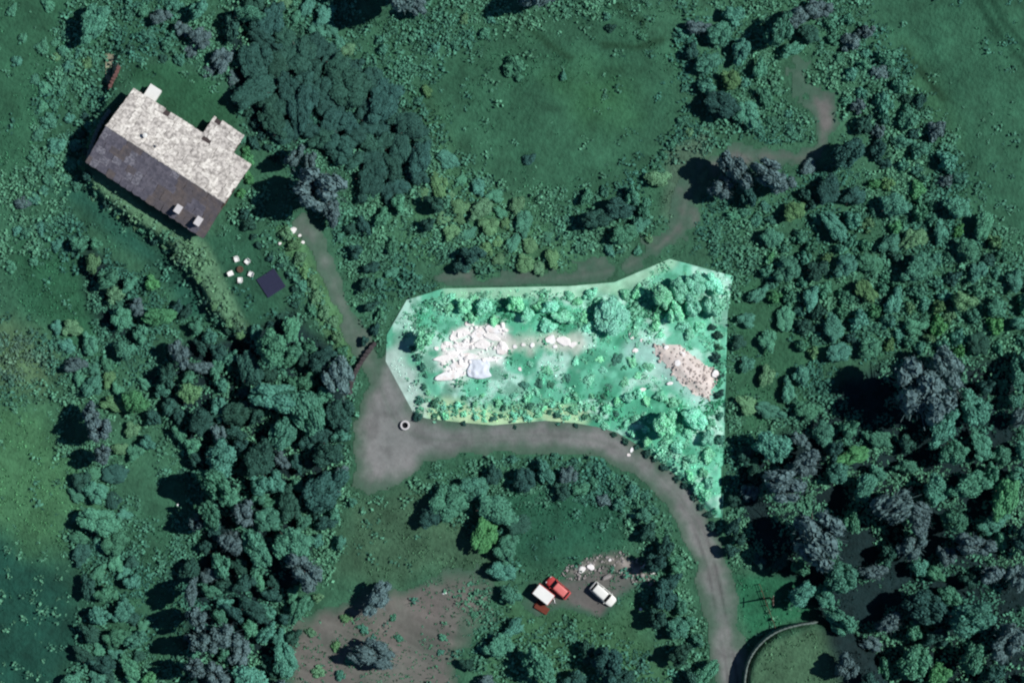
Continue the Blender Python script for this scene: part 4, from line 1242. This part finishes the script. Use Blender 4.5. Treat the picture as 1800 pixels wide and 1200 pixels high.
        fr = bobj(name, bm, 'wood', root)
        bm = bmesh.new()
        box(bm, -w / 2, w / 2, -0.025, 0.05, z + 0.002, z + h - 0.002, mt)
        bobj('panel' if name == 'door' else 'pane', bm, m, fr)
    for u in (3, 7.5, 16.5, 20.5):
        opening('window', W(u, b0, 0), HU, -HV, 0.9, 1.0, 0.9, 'glass')
    opening('door', W(12, b0, 0), HU, -HV, 1.1, 2.0, 0.1, 'wood')
    opening('window', W(a1, -3, 0), HV, HU, 0.9, 1.1, 1.0, 'glass')
    opening('window', W(a1, 3, 0), HV, HU, 0.9, 1.1, 1.0, 'glass')
    opening('door', W(a1, 0, 0), HV, HU, 1.1, 2.0, 0.1, 'wood')
    tag(root, 'long stone farmhouse with one pale and one dark slab roof slope and chimneys', 'house')
    return root
build_house()

# ---------------------------------------------------------------- rocks
def rock_mesh(name, seed, m, flat=False):
    g = np.random.default_rng(seed)
    v, f = ICO1
    v = v.copy()
    d = g.normal(size=(9, 3))
    d /= np.linalg.norm(d, axis=1)[:, None]
    lim = g.uniform(0.55, 0.9, 9)
    for dd, l in zip(d, lim):
        over = np.maximum(v @ dd - l, 0)
        v = v - over[:, None] * dd * 0.92
    if flat:
        v[:, 2] = np.clip(v[:, 2], -0.5, 0.45)
    v = v * (1 + 0.05 * g.normal(size=(len(v), 1)))
    me = bpy.data.meshes.new(name)
    me.from_pydata(v.tolist(), [], f)
    me.update()
    me.materials.append(M[m])
    return me
ROCKW = [rock_mesh('rock', 500 + k, 'stone_white', True) for k in range(4)]
ROCKC = [rock_mesh('rock', 510 + k, 'stone_cream', True) for k in range(3)]
ROCKR = [rock_mesh('stone', 520 + k, 'rubble') for k in range(4)]
ROCKG = [rock_mesh('stone', 530 + k, 'stone') for k in range(3)]

def rock(name, px, py, lx, ly, hz, ang, me, label, cat, group=None, lift=0.0):
    x, y = P(px, py)
    o = bpy.data.objects.new(name, me)
    o.scale = (lx / 20.0, ly / 20.0, hz / 2.0)
    o.rotation_euler = (0, 0, R(ang))
    o.location = (x, y, ht(x, y) + 0.1 + lift + hz * 0.16)
    link(o)
    return tag(o, label, cat, group)

BL = [
    (790, 660, 54, 19, 1.0, 8, 'w', 'long bright white rock slab lowest in the pile on the pale plot'),
    (802, 642, 34, 15, 0.9, 5, 'w', 'white rock just above the lowest long slab in the pile'),
    (783, 629, 44, 15, 0.7, 12, 'c', 'cream rock slab at the left tip of the white pile'),
    (822, 626, 40, 14, 0.8, 2, 'w', 'flat white rock above the blue tarpaulin'),
    (858, 632, 50, 9, 0.5, 8, 'w', 'thin white rock slab along the tarpaulin top'),
    (812, 608, 50, 16, 0.9, -3, 'w', 'broad white rock in the middle of the pile'),
    (784, 606, 22, 13, 0.6, 20, 'c', 'small cream rock left of the pile middle'),
    (848, 606, 30, 22, 1.0, 15, 'c', 'blocky cream rock beside the brown gap in the pile'),
    (882, 612, 20, 28, 1.0, 5, 'w', 'upright-lying white block at the right end of the pile'),
    (808, 588, 40, 18, 0.9, 15, 'c', 'sloping cream rock in the upper left of the pile'),
    (840, 586, 28, 24, 1.1, 40, 'w', 'chunky white rock near the pile top'),
    (872, 578, 44, 17, 1.0, -4, 'w', 'long white rock across the upper right of the pile'),
    (826, 566, 21, 14, 1.2, 25, 'w', 'round white boulder at the very top of the pile'),
    (866, 594, 30, 12, 0.6, -8, 'c', 'narrow cream rock under the long upper slab'),
    (768, 612, 10, 9, 0.5, 0, 'w', 'lone small white stone at the left of the pile'),
    (905, 609, 9, 8, 0.5, 0, 'w', 'first small white stone right of the pile'),
    (920, 606, 8, 9, 0.5, 40, 'c', 'second small stone right of the pile, cream'),
    (935, 607, 12, 11, 0.7, 10, 'w', 'largest white stone of the row right of the pile'),
    (968, 596, 22, 20, 0.8, 30, 'w', 'white rock at the left of the small grey heap'),
    (990, 600, 30, 20, 0.7, -5, 'c', 'wide cream rock in the middle of the small heap'),
    (1006, 606, 16, 11, 0.5, 20, 'c', 'small cream rock at the right of the small heap'),
    (975, 609, 12, 9, 0.5, 0, 'w', 'small white stone below the small heap'),
    (1110, 590, 11, 15, 0.5, 10, 'w', 'pale standing stone between the brightened trees on the plot'),
    (1128, 598, 8, 7, 0.4, 0, 'w', 'small white stone beside the dark hollow on the plot'),
    (1116, 616, 12, 9, 0.4, 0, 'w', 'low white stone at the start of the rubble strip'),
    (1170, 611, 13, 10, 0.5, 20, 'w', 'white stone at the upper tip of the rubble heap'),
    (1200, 622, 14, 9, 0.7, -20, 'w', 'white stone on the upper slope of the rubble heap'),
    (1190, 638, 13, 13, 0.9, 0, 'w', 'bright white stone in the middle of the rubble heap'),
    (1257, 657, 14, 15, 0.8, 0, 'w', 'large white stone at the right end of the rubble heap'),
    (1176, 674, 16, 8, 0.4, 5, 'w', 'flat white stone in the grass below the rubble heap'),
    (914, 648, 7, 9, 0.4, 20, 'w', 'small white stone alone in the middle of the plot grass'),
    (1128, 685, 16, 8, 0.4, 25, 'w', 'flat white stone above the tall brightened tree'),
    (516, 407, 18, 12, 1.0, 35, 'w', 'white pear-shaped boulder where the narrow lane begins'),
    (529, 415, 7, 6, 0.5, 0, 'c', 'small cream stone beside the white boulder'),
    (534, 427, 8, 7, 0.5, 0, 'c', 'lower cream stone beside the narrow lane'),
    (494, 429, 6, 6, 0.4, 0, 'c', 'small cream stone at the hedge foot by the narrow lane'),
    (1023, 1000, 16, 12, 0.8, 30, 'c', 'pale lumpy boulder at the left of the debris heap'),
    (1038, 996, 15, 14, 0.9, 0, 'c', 'pale rounded boulder joined to the lumpy one at the debris heap'),
    (1068, 1012, 22, 9, 0.5, 30, 'g', 'greenish flat rock just behind the white car'),
    (1072, 983, 6, 6, 0.5, 0, 'c', 'little pale stone on top of the debris heap'),
    (1132, 995, 8, 7, 0.7, 0, 'w', 'bright stone near the right end of the debris heap'),
    (1146, 1004, 12, 10, 0.7, 0, 'c', 'pale rock at the right end of the debris heap'),
    (1111, 790, 7, 12, 0.3, -30, 'w', 'white chalky stone lying on the lane bend'),
    (1105, 799, 8, 6, 0.3, 0, 'w', 'small white stone on the lane below the chalky one'),
    (1126, 1070, 6, 6, 0.4, 0, 'w', 'small white stone in the grass right of the white car'),
    (781, 1042, 12, 5, 0.3, 5, 'w', 'small white stone on the bare soil'),
    (313, 887, 5, 5, 0.5, 0, 'w', 'tiny white stone in the deep shadow at the left'),
]
for k, (px, py, lx, ly, hz, an, c, lab) in enumerate(BL):
    src = {'w': ROCKW, 'c': ROCKC, 'g': ROCKG}[c]
    lift = 0.0
    if 1150 < px < 1262 and 605 < py < 700:
        lift = 0.35
    if 980 < px < 1160 and 970 < py < 1030:
        lift = 0.3
    if k < 14:
        lx, ly, hz = lx * 1.1, ly * 0.95, hz * 0.55
    rock('rock', px, py, lx, ly, hz, an, src[k % len(src)], lab, 'rock', lift=lift)

def stone_scatter(name, poly, n, smin, smax, m, seed, label, lift, zfn=None):
    g = np.random.default_rng(seed)
    b = bnd(poly, 0.6)
    V, F = [], []
    base = 0
    src = [rock_mesh('tmp', seed * 7 + k, m) for k in range(4)]
    pool = []
    for me_ in src:
        co = np.zeros(len(me_.vertices) * 3)
        me_.vertices.foreach_get('co', co)
        pool.append(co.reshape(-1, 3))
        bpy.data.meshes.remove(me_)
    c = 0
    while c < n:
        x = g.uniform(b[0], b[1])
        y = g.uniform(b[2], b[3])
        if sdf(np.array(x), np.array(y), poly) > 0.3 * g.random():
            continue
        s = g.uniform(smin, smax) * (1 if g.random() < 0.8 else 1.6)
        a = g.uniform(0, 6.28)
        v = pool[g.integers(4)] * np.array([s, s * g.uniform(0.6, 1), s * 0.7])
        v = np.stack([v[:, 0] * math.cos(a) - v[:, 1] * math.sin(a) + x, v[:, 0] * math.sin(a) + v[:, 1] * math.cos(a) + y, v[:, 2]], 1)
        z = ht(x, y) + lift + (float(zfn(np.array([x]), np.array([y]))[0]) if zfn else 0)
        v[:, 2] += z + s * 0.25
        V.append(v)
        F += [tuple(i + base for i in f) for f in ICO1[1]]
        base += len(v)
        c += 1
    o = mobj(name, np.concatenate(V), F, m)
    tag(o, label, 'stones', kind='stuff')
stone_scatter('loose_stones', RUB, 150, 0.10, 0.28, 'rubble', 31, 'small loose stones strewn over the pinkish rubble heap', 0.16, rub_z)
stone_scatter('loose_stones', RUIN, 130, 0.12, 0.42, 'stone_cream', 32, 'small loose stones between the white rocks of the pile', 0.1)
stone_scatter('loose_stones', RUB2, 190, 0.08, 0.3, 'stone', 33, 'small loose stones strewn over the debris heap by the cars', 0.12, rub2_z)

# pale blue tarpaulin beside the rocks
def build_tarp():
    x0, y0 = P(842, 648)
    n, m = 22, 14
    V, F = [], []
    for j in range(m + 1):
        for i in range(n + 1):
            s, t = i / n - 0.5, j / m - 0.5
            x = x0 + s * 4.2 * (1 - 0.25 * (t + 0.5) * abs(s * 2)) + 0.15 * math.sin(t * 9)
            y = y0 + t * 2.9 - 0.5 * (1 - (2 * s) ** 2) * (0.5 - t) + 0.2
            h = 0.32 * math.exp(-((s * 2.2) ** 2 + (t * 2.4) ** 2)) + 0.35 * (float(fbm(np.array([s * 4.2]), np.array([t * 2.9]), 0.8, 131, 2)[0]) - 0.5) + 0.12 + 0.15 * max(0, -t) * 2
            V.append((x, y, ht(x, y) + 0.1 + max(0.02, h)))
    for j in range(m):
        for i in range(n):
            a = j * (n + 1) + i
            F.append((a, a + 1, a + n + 2, a + n + 1))
    o = mobj('tarpaulin', V, F, 'tarp', None, True)
    md = o.modifiers.new('thickness', 'SOLIDIFY')
    md.thickness = 0.03
    tag(o, 'rumpled pale blue tarpaulin beside the lowest white rocks', 'tarpaulin')
build_tarp()

# ---------------------------------------------------------------- cars
def loft(bm, secs):
    rings = [[bm.verts.new(p) for p in s] for s in secs]
    n = len(rings[0])
    for a, b in zip(rings[:-1], rings[1:]):
        for k in range(n):
            bm.faces.new((a[k], a[(k + 1) % n], b[(k + 1) % n], b[k]))
    bm.faces.new(rings[0])
    bm.faces.new(rings[-1][::-1])

def build_car(px, py, heading, paint, toppaint, L, Wd, Hh, label, cabin=(-0.36, 0.20)):
    x, y = P(px, py)
    z = ht(x, y) + 0.06
    root = empty('parked_car', (x, y, z), R(heading))
    hl, hw = L / 2, Wd / 2
    bz = Hh * 0.60
    bm = bmesh.new()
    st = []
    for s, w, zt in [(-1.0, 0.80, 0.52), (-0.97, 0.90, 0.60), (-0.86, 0.97, 0.62), (-0.6, 1.0, 0.63), (0.0, 1.0, 0.62), (0.35, 1.0, 0.60), (0.62, 0.98, 0.57), (0.84, 0.92, 0.53), (0.95, 0.80, 0.48), (1.0, 0.62, 0.42)]:
        ww = hw * w
        zt = zt * Hh
        zb = 0.2
        st.append([(s * hl, -ww * 0.9, zb), (s * hl, -ww, zb + 0.16), (s * hl, -ww, zt - 0.16), (s * hl, -ww * 0.92, zt - 0.04), (s * hl, -ww * 0.5, zt + 0.01), (s * hl, 0, zt + 0.025), (s * hl, ww * 0.5, zt + 0.01), (s * hl, ww * 0.92, zt - 0.04), (s * hl, ww, zt - 0.16), (s * hl, ww, zb + 0.16), (s * hl, ww * 0.9, zb)])
    loft(bm, st)
    bmesh.ops.recalc_face_normals(bm, faces=bm.faces)
    bobj('body', bm, paint, root, True)
    c0, c1 = cabin[0] * L, cabin[1] * L
    zb, zt = Hh * 0.60, Hh
    def sec(xx, w, zz):
        return [(xx, -w, zz), (xx, w, zz)]
    base0, base1 = c0 - 0.10, c1 + 0.55
    top0, top1 = c0 + 0.30, c1 - 0.10
    wb, wt = hw * 0.92, hw * 0.76
    B = [(base0, -wb, zb), (base1, -wb * 0.96, zb), (base1, wb * 0.96, zb), (base0, wb, zb)]
    Tp = [(top0, -wt, zt - 0.05), (top1, -wt, zt - 0.05), (top1, wt, zt - 0.05), (top0, wt, zt - 0.05)]
    F = [(0, 1, 2, 3)[::-1], (4, 5, 6, 7)] + [(i, (i + 1) % 4, 4 + (i + 1) % 4, 4 + i) for i in range(4)]
    mobj('cabin_frame', B + Tp, F, paint, root)
    def pane(name, a, b, c, d, out, mar=0.07):
        q = [Vector(v) for v in (a, b, c, d)]
        cen = sum(q, Vector()) / 4
        q = [v + (cen - v) * mar for v in q]
        n = (q[1] - q[0]).cross(q[3] - q[0]).normalized()
        if n.dot(Vector(out)) < 0:
            n = -n
        V = [v + n * 0.004 for v in q] + [v + n * 0.022 for v in q]
        mobj(name, V, F, 'glass', root)
    pane('rear_window', B[0], B[3], Tp[3], Tp[0], (-1, 0, 0.5))
    pane('windscreen', B[1], B[2], Tp[2], Tp[1], (1, 0, 0.5), 0.04)
    for sgn, i0, i1 in ((-1, 0, 1), (1, 3, 2)):
        b0, b1, t0, t1 = Vector(B[i0]), Vector(B[i1]), Vector(Tp[i0]), Vector(Tp[i1])
        for f0, f1 in ((0.08, 0.45), (0.5, 0.9)):
            pane('side_window', b0.lerp(b1, f0), b0.lerp(b1, f1), t0.lerp(t1, f1), t0.lerp(t1, f0), (0, sgn, 0.3), 0.08)
    bm = bmesh.new()
    rs = []
    for s, w in ((0, 0.9), (0.06, 1.0), (0.5, 1.02), (0.94, 1.0), (1.0, 0.9)):
        xx = top0 - 0.03 + (top1 - top0 + 0.06) * s
        cr = 0.05 * (1 - (2 * s - 1) ** 2)
        ww = wt * w + 0.02
        rs.append([(xx, -ww, zt - 0.075), (xx, -ww, zt - 0.03), (xx, -ww * 0.6, zt + cr * 0.8 - 0.01), (xx, 0, zt + cr), (xx, ww * 0.6, zt + cr * 0.8 - 0.01), (xx, ww, zt - 0.03), (xx, ww, zt - 0.075)])
    loft(bm, rs)
    bmesh.ops.recalc_face_normals(bm, faces=bm.faces)
    bobj('roof', bm, toppaint, root, True)
    for sx in (-0.62, 0.62):
        for sy in (-1, 1):
            bm = bmesh.new()
            lathe(bm, [(0.16, -0.10), (0.30, -0.11), (0.335, -0.07), (0.335, 0.07), (0.30, 0.11), (0.16, 0.10)], 20)
            bmesh.ops.transform(bm, matrix=Matrix.Translation((sx * hl, sy * (hw - 0.06), 0.335)) @ Matrix.Rotation(R(90), 4, 'X'), verts=bm.verts)
            wh = bobj('wheel', bm, 'rubber', root, True)
            bm = bmesh.new()
            lathe(bm, [(0.01, -0.085), (0.19, -0.095), (0.2, 0.0), (0.19, 0.095), (0.01, 0.085)], 16)
            bmesh.ops.transform(bm, matrix=Matrix.Translation((sx * hl, sy * (hw - 0.06), 0.335)) @ Matrix.Rotation(R(90), 4, 'X'), verts=bm.verts)
            bobj('rim', bm, 'steel', wh)
    for sy in (-1, 1):
        bm = bmesh.new()
        box(bm, hl * 0.90, hl * 0.965, sy * hw * 0.62 - 0.16, sy * hw * 0.62 + 0.16, Hh * 0.40, Hh * 0.485, None, 0.02)
        bobj('headlight', bm, 'lamp', root)
        bm = bmesh.new()
        box(bm, -hl * 1.0, -hl * 0.96, sy * hw * 0.68 - 0.12, sy * hw * 0.68 + 0.12, Hh * 0.40, Hh * 0.52, None, 0.015)
        bobj('tail_light', bm, 'carred', root)
        bm = bmesh.new()
        box(bm, c1 + 0.30, c1 + 0.46, sy * hw * 1.05 - 0.08, sy * hw * 1.05 + 0.08, Hh * 0.62, Hh * 0.72, None, 0.02)
        bobj('mirror', bm, paint, root)
    tag(root, label, 'car')
build_car(1060, 1043, -41, 'carwhite', 'carwhite', 5.0, 2.05, 1.62, 'white estate car with dark windscreen parked on the worn ground', (-0.44, 0.14))
build_car(981, 1032, 139, 'carred', 'carpink', 4.7, 1.85, 1.5, 'faded red car with pale roof parked beside the white-topped trailer', (-0.42, 0.16))

def build_trailer():
    x, y = P(955, 1043)
    root = empty('box_trailer', (x, y, ht(x, y) + 0.06), R(-38))
    bm = bmesh.new()
    box(bm, -1.75, 1.75, -1.12, 1.12, 0.55, 1.95, None, 0.05)
    bobj('box_body', bm, 'carred', root)
    bm = bmesh.new()
    box(bm, -1.66, 1.66, -1.03, 1.03, 1.952, 2.10, None, 0.06)
    bobj('roof', bm, 'white', root)
    bm = bmesh.new()
    box(bm, -1.70, 1.70, -0.9, -0.78, 0.42, 0.548)
    box(bm, -1.70, 1.70, 0.78, 0.9, 0.42, 0.548)
    box(bm, -0.06, 0.06, -1.15, 1.15, 0.3, 0.40)
    bobj('chassis', bm, 'steel', root)
    bm = bmesh.new()
    tube(bm, [(1.7, 0.7, 0.48), (2.6, 0.0, 0.45)], [0.05, 0.05], 8)
    tube(bm, [(1.7, -0.7, 0.48), (2.6, 0.0, 0.45)], [0.05, 0.05], 8)
    tube(bm, [(2.5, 0, 0.45), (2.85, 0, 0.45)], [0.06, 0.06], 8)
    db = bobj('drawbar', bm, 'steel', root)
    bm = bmesh.new()
    tube(bm, [(2.55, 0.0, 0.0), (2.55, 0.0, 0.44)], [0.05, 0.04], 8)
    bobj('jockey_leg', bm, 'steel', db)
    for sy in (-1, 1):
        bm = bmesh.new()
        lathe(bm, [(0.14, -0.09), (0.28, -0.1), (0.31, -0.06), (0.31, 0.06), (0.28, 0.1), (0.14, 0.09), (0.02, 0.06)], 20)
        bmesh.ops.transform(bm, matrix=Matrix.Translation((0, sy * 1.0, 0.31)) @ Matrix.Rotation(R(90), 4, 'X'), verts=bm.verts)
        bobj('wheel', bm, 'rubber', root, True)
    tag(root, 'red box trailer with flat white roof beside the red car', 'trailer')
build_trailer()

def build_rust():
    x0, y0 = P(952, 1066)
    root = empty('rusty_sheet_stack', (x0, y0, ht(x0, y0)), R(-38))
    for k in range(4):
        bm = bmesh.new()
        n = 14
        top = []
        for i in range(n + 1):
            for j in (0, 1):
                xx = -1.25 + 2.5 * i / n
                yy = -0.62 + 1.24 * j
                bm.verts.new((xx + 0.06 * k, yy - 0.05 * k, 0.05 + 0.09 * k + 0.025 * math.sin(i * math.pi)))
        bm.verts.ensure_lookup_table()
        for i in range(n):
            bm.faces.new((bm.verts[2 * i], bm.verts[2 * i + 2], bm.verts[2 * i + 3], bm.verts[2 * i + 1]))
        for v in bm.verts:
            v.co.z += 0.03 * (1 if (v.index // 2) % 2 else -1)
        r = bmesh.ops.extrude_face_region(bm, geom=list(bm.faces))
        bmesh.ops.translate(bm, verts=[v for v in r['geom'] if isinstance(v, bmesh.types.BMVert)], vec=(0, 0, 0.012))
        bmesh.ops.recalc_face_normals(bm, faces=bm.faces)
        bmesh.ops.rotate(bm, cent=(0, 0, 0), matrix=Matrix.Rotation(R(4 * k - 6), 3, 'Z'), verts=bm.verts)
        bobj('metal_sheet', bm, 'rust', root)
    tag(root, 'stack of rusty brown corrugated sheets below the white-topped trailer', 'metal sheets')
build_rust()

# ---------------------------------------------------------------- concrete well ring in the yard
def build_well():
    x, y = P(712, 747)
    root = empty('well', (x, y, ht(x, y) + 0.05))
    bm = bmesh.new()
    lathe(bm, [(0.52, -0.1), (0.52, 0.55), (0.56, 0.62), (0.80, 0.62), (0.85, 0.55), (0.85, -0.1)], 32)
    bobj('ring', bm, 'concrete', root)
    bm = bmesh.new()
    lathe(bm, [(0.01, 0.1), (0.519, 0.1)], 32)
    bobj('water', bm, 'black', root)
    tag(root, 'round white concrete well ring with dark middle in the gravel yard', 'well')
build_well()

# ---------------------------------------------------------------- garden furniture
def build_chair():
    root = empty('garden_chair', (0, 0, 0))
    bm = bmesh.new()
    box(bm, -0.34, 0.34, -0.32, 0.34, 0.40, 0.47, None, 0.025)
    bobj('seat', bm, 'white', root)
    bm = bmesh.new()
    box(bm, -0.34, 0.34, -0.03, 0.03, 0.0, 0.5, Matrix.Translation((0, -0.36, 0.44)) @ Matrix.Rotation(R(18), 4, 'X'), 0.02)
    bobj('backrest', bm, 'white', root)
    for sx in (-1, 1):
        bm = bmesh.new()
        box(bm, sx * 0.36 - 0.035, sx * 0.36 + 0.035, -0.34, 0.30, 0.62, 0.66, None, 0.012)
        bobj('armrest', bm, 'white', root)
        for sy in (-0.3, 0.28):
            bm = bmesh.new()
            tube(bm, [(sx * 0.37, sy, 0.0), (sx * 0.36, sy, 0.63)], [0.03, 0.025], 6)
            bobj('leg', bm, 'white', root)
    return root
def copy_tree(o, parent=None):
    c = o.copy()
    COL.objects.link(c)
    c.parent = parent
    for ch in list(o.children):
        copy_tree(ch, c)
    return c
TX, TY = P(425, 474)
chair0 = build_chair()
for k, (px, py, lab) in enumerate([(419, 457, 'white garden chair nearest the house, at the top left of the ring'), (437, 461, 'white garden chair at the top right of the ring'), (409, 481, 'white garden chair at the left of the ring round the fire table'),
                                   (443, 482, 'white garden chair at the right of the ring, nearest the dark deck'), (425, 492, 'white garden chair at the bottom of the ring')]):
    c = chair0 if k == 0 else copy_tree(chair0)
    x, y = P(px, py)
    c.location = (x, y, ht(x, y))
    c.rotation_euler = (0, 0, math.atan2(TY - y, TX - x) - math.pi / 2)
    c.scale = (1.12, 1.12, 1.0)
    tag(c, lab, 'chair', 'white chairs round the fire table')
def build_table():
    root = empty('fire_table', (TX, TY, ht(TX, TY)))
    bm = bmesh.new()
    lathe(bm, [(0.02, 0.40), (0.52, 0.40), (0.58, 0.43), (0.58, 0.47), (0.30, 0.47), (0.28, 0.36), (0.02, 0.36)], 28)
    bobj('table_top', bm, 'wood', root)
    bm = bmesh.new()
    lathe(bm, [(0.4, 0.0), (0.38, 0.05), (0.2, 0.12), (0.18, 0.34), (0.24, 0.398)], 20)
    bobj('pedestal', bm, 'wood', root)
    tag(root, 'low round brown fire table with dark middle between the white chairs', 'table')
build_table()
def build_deck():
    x, y = P(479, 498)
    root = empty('garden_deck', (x, y, ht(x, y)), R(33))
    bm = bmesh.new()
    for yy in (-1.6, 0, 1.6):
        box(bm, -1.85, 1.85, yy - 0.08, yy + 0.08, -0.35, 0.22)
    bobj('joists', bm, 'wood', root)
    me_ = None
    for k in range(9):
        yy = -1.84 + 0.46 * k
        xx = -1.84 + 0.41 * k + 0.18
        if me_ is None:
            bm = bmesh.new()
            box(bm, -0.198, 0.198, -1.9, 1.9, 0.221, 0.262, None, 0.006)
            b = bobj('board', bm, 'darkboard', root)
            me_ = b.data
        else:
            b = bpy.data.objects.new('board', me_)
            b.parent = root
            link(b)
        b.location = (xx - 0.0, 0, 0)
    tag(root, 'square dark blue-grey board deck at the corner of the garden lawn', 'deck')
build_deck()
def build_shed():
    x, y = P(274, 167)
    root = empty('garden_shed', (x, y, ht(x, y)), math.atan2(HU.y, HU.x))
    bm = bmesh.new()
    box(bm, -1.0, 1.0, -1.0, 1.0, -0.3, 1.75, None, 0.02)
    bobj('wall', bm, 'white', root)
    V = [(-1.15, -1.15, 1.78), (1.15, -1.15, 1.78), (1.15, 1.15, 1.95), (-1.15, 1.15, 1.95)]
    V = V + [(a, b, c + 0.08) for a, b, c in V]
    mobj('roof', V, [(3, 2, 1, 0), (4, 5, 6, 7)] + [(i, (i + 1) % 4, 4 + (i + 1) % 4, 4 + i) for i in range(4)], 'white', root)
    bm = bmesh.new()
    box(bm, -0.4, 0.4, 1.001, 1.04, -0.05, 1.6)
    d = bobj('door', bm, 'wood', root)
    bm = bmesh.new()
    box(bm, 0.28, 0.34, 1.041, 1.08, 0.7, 0.85)
    bobj('handle', bm, 'steel', d)
    tag(root, 'small white flat-roofed shed against the pale roof side of the house', 'shed')
build_shed()

# ---------------------------------------------------------------- walls
def stone_wall(name, line, h, w, m, label, step=0.8, seed=1, drop=0.0, courses=1, ztop=None):
    g = random.Random(seed)
    pts = smooth_line(PX(line), 8)
    P3 = [Vector((x, y, 0)) for x, y in pts]
    acc = [0]
    for a, b in zip(P3[:-1], P3[1:]):
        acc.append(acc[-1] + (b - a).length)
    def at(s):
        for i in range(len(acc) - 1):
            if acc[i + 1] >= s:
                t = (s - acc[i]) / max(1e-6, acc[i + 1] - acc[i])
                return P3[i].lerp(P3[i + 1], t), (P3[i + 1] - P3[i]).normalized()
        return P3[-1], (P3[-1] - P3[-2]).normalized()
    c = at(acc[-1] / 2)[0]
    root = empty(name, (c.x, c.y, ht(c.x, c.y)))
    shapes = [rock_mesh('stone', 600 + seed * 10 + k, m, True) for k in range(4)]
    # core
    bm = bmesh.new()
    n = max(2, int(acc[-1] / 0.7))
    prev = None
    for i in range(n + 1):
        p, d = at(acc[-1] * i / n)
        s = d.cross(Vector((0, 0, 1)))
        zb = ht(p.x, p.y) if ztop is None else ztop - h
        q = [bm.verts.new(v) for v in (p - s * w * 0.42 + Vector((0, 0, zb - 0.9 - drop)), p + s * w * 0.42 + Vector((0, 0, zb - 0.9 - drop)), p + s * w * 0.36 + Vector((0, 0, zb + h - 0.12)), p - s * w * 0.36 + Vector((0, 0, zb + h - 0.12)))]
        if prev:
            for k in range(4):
                bm.faces.new((prev[k], prev[(k + 1) % 4], q[(k + 1) % 4], q[k]))
        else:
            bm.faces.new(q)
        prev = q
    bm.faces.new(prev[::-1])
    bmesh.ops.recalc_face_normals(bm, faces=bm.faces)
    bmesh.ops.translate(bm, verts=bm.verts, vec=-root.location)
    bobj('wall_core', bm, m, root)
    for cz in range(courses):
        s_ = 0.0
        while s_ < acc[-1]:
            L = step * g.uniform(0.7, 1.3)
            p, d = at(min(acc[-1], s_ + L / 2))
            o = bpy.data.objects.new('stone', g.choice(shapes))
            o.parent = root
            o.scale = (L * 0.62, w * 0.62, 0.28)
            o.rotation_euler = (0, 0, math.atan2(d.y, d.x) + g.uniform(-0.06, 0.06))
            zz = (ht(p.x, p.y) if ztop is None else ztop - h) + h - 0.12 - cz * 0.34
            o.location = Vector((p.x, p.y, zz)) - root.location
            link(o)
            s_ += L
    tag(root, label, 'wall')
stone_wall('stone_wall', [(198, 196), (184, 216), (172, 240), (164, 264), (160, 282)], 0.75, 0.7, 'coping', 'pale stone wall along the left gable end of the house', 0.85, 1, 1.0, 2)
stone_wall('stone_wall', [(213, 118), (208, 132), (200, 146), (196, 156)], 0.9, 0.6, 'plaster', 'short reddish brown wall beside the garden path above the house', 0.7, 2, 1.0, 2)
stone_wall('stone_wall', [(660, 602), (645, 622), (630, 645), (620, 668), (616, 690)], 1.1, 0.8, 'stone_dark', 'dark dry-stone wall along the left side of the gravel lane', 0.8, 3, 0.3, 3)
stone_wall('stone_wall', [(1307, 1215), (1308, 1186), (1316, 1155), (1336, 1127), (1364, 1107), (1398, 1096), (1430, 1091)], 3.3, 0.32, 'coping', 'curved retaining wall with thin pale top round the raised grass terrace', 0.9, 4, 0.0, 4, ztop=3.1)

# ---------------------------------------------------------------- fence and pole on the small green
def build_fence():
    pts = [P(1334, 1026), P(1342, 1050), P(1352, 1076), P(1362, 1102)]
    root = empty('rail_fence', (*pts[0], ht(*pts[0])))
    P3 = []
    for a, b in zip(pts[:-1], pts[1:]):
        P3.append(a)
        P3.append(((a[0] + b[0]) / 2, (a[1] + b[1]) / 2))
    P3.append(pts[-1])
    off = root.location.copy()
    me_ = None
    tops = []
    for x, y in P3:
        z = ht(x, y)
        tops.append(Vector((x, y, z)))
        bm = bmesh.new()
        box(bm, -0.07, 0.07, -0.07, 0.07, -0.2, 1.1, None, 0.01)
        o = bobj('post', bm, 'wood', root)
        o.location = Vector((x, y, z)) - off
    for a, b in zip(tops[:-1], tops[1:]):
        for h in (0.45, 0.9):
            bm = bmesh.new()
            d = (b - a).normalized() * 0.0
            tube(bm, [a + Vector((0.09, 0, h)) - off, b + Vector((0.09, 0, h)) - off], [0.05, 0.05], 6)
            bobj('rail', bm, 'wood', root)
    tag(root, 'wooden rail fence crossing the small green beside the lane', 'fence')
build_fence()
def build_pole():
    x, y = P(1353, 1050)
    root = empty('utility_pole', (x, y, ht(x, y)))
    bm = bmesh.new()
    tube(bm, [(0, 0, -0.5), (0, 0, 3), (0, 0, 6.0)], [0.17, 0.15, 0.11], 10)
    bobj('pole', bm, 'wood', root)
    bm = bmesh.new()
    box(bm, -0.06, 0.06, -0.9, 0.9, 5.4, 5.54, Matrix.Translation((0.15, 0, 0)))
    bobj('crossarm', bm, 'wood', root)
    for yy in (-0.75, 0, 0.75):
        bm = bmesh.new()
        tube(bm, [(0.15, yy, 5.54), (0.15, yy, 5.6), (0.15, yy, 5.72)], [0.025, 0.06, 0.04], 8)
        bobj('insulator', bm, 'concrete', root)
    tag(root, 'lone wooden utility pole on the small green by the fence', 'pole')
build_pole()
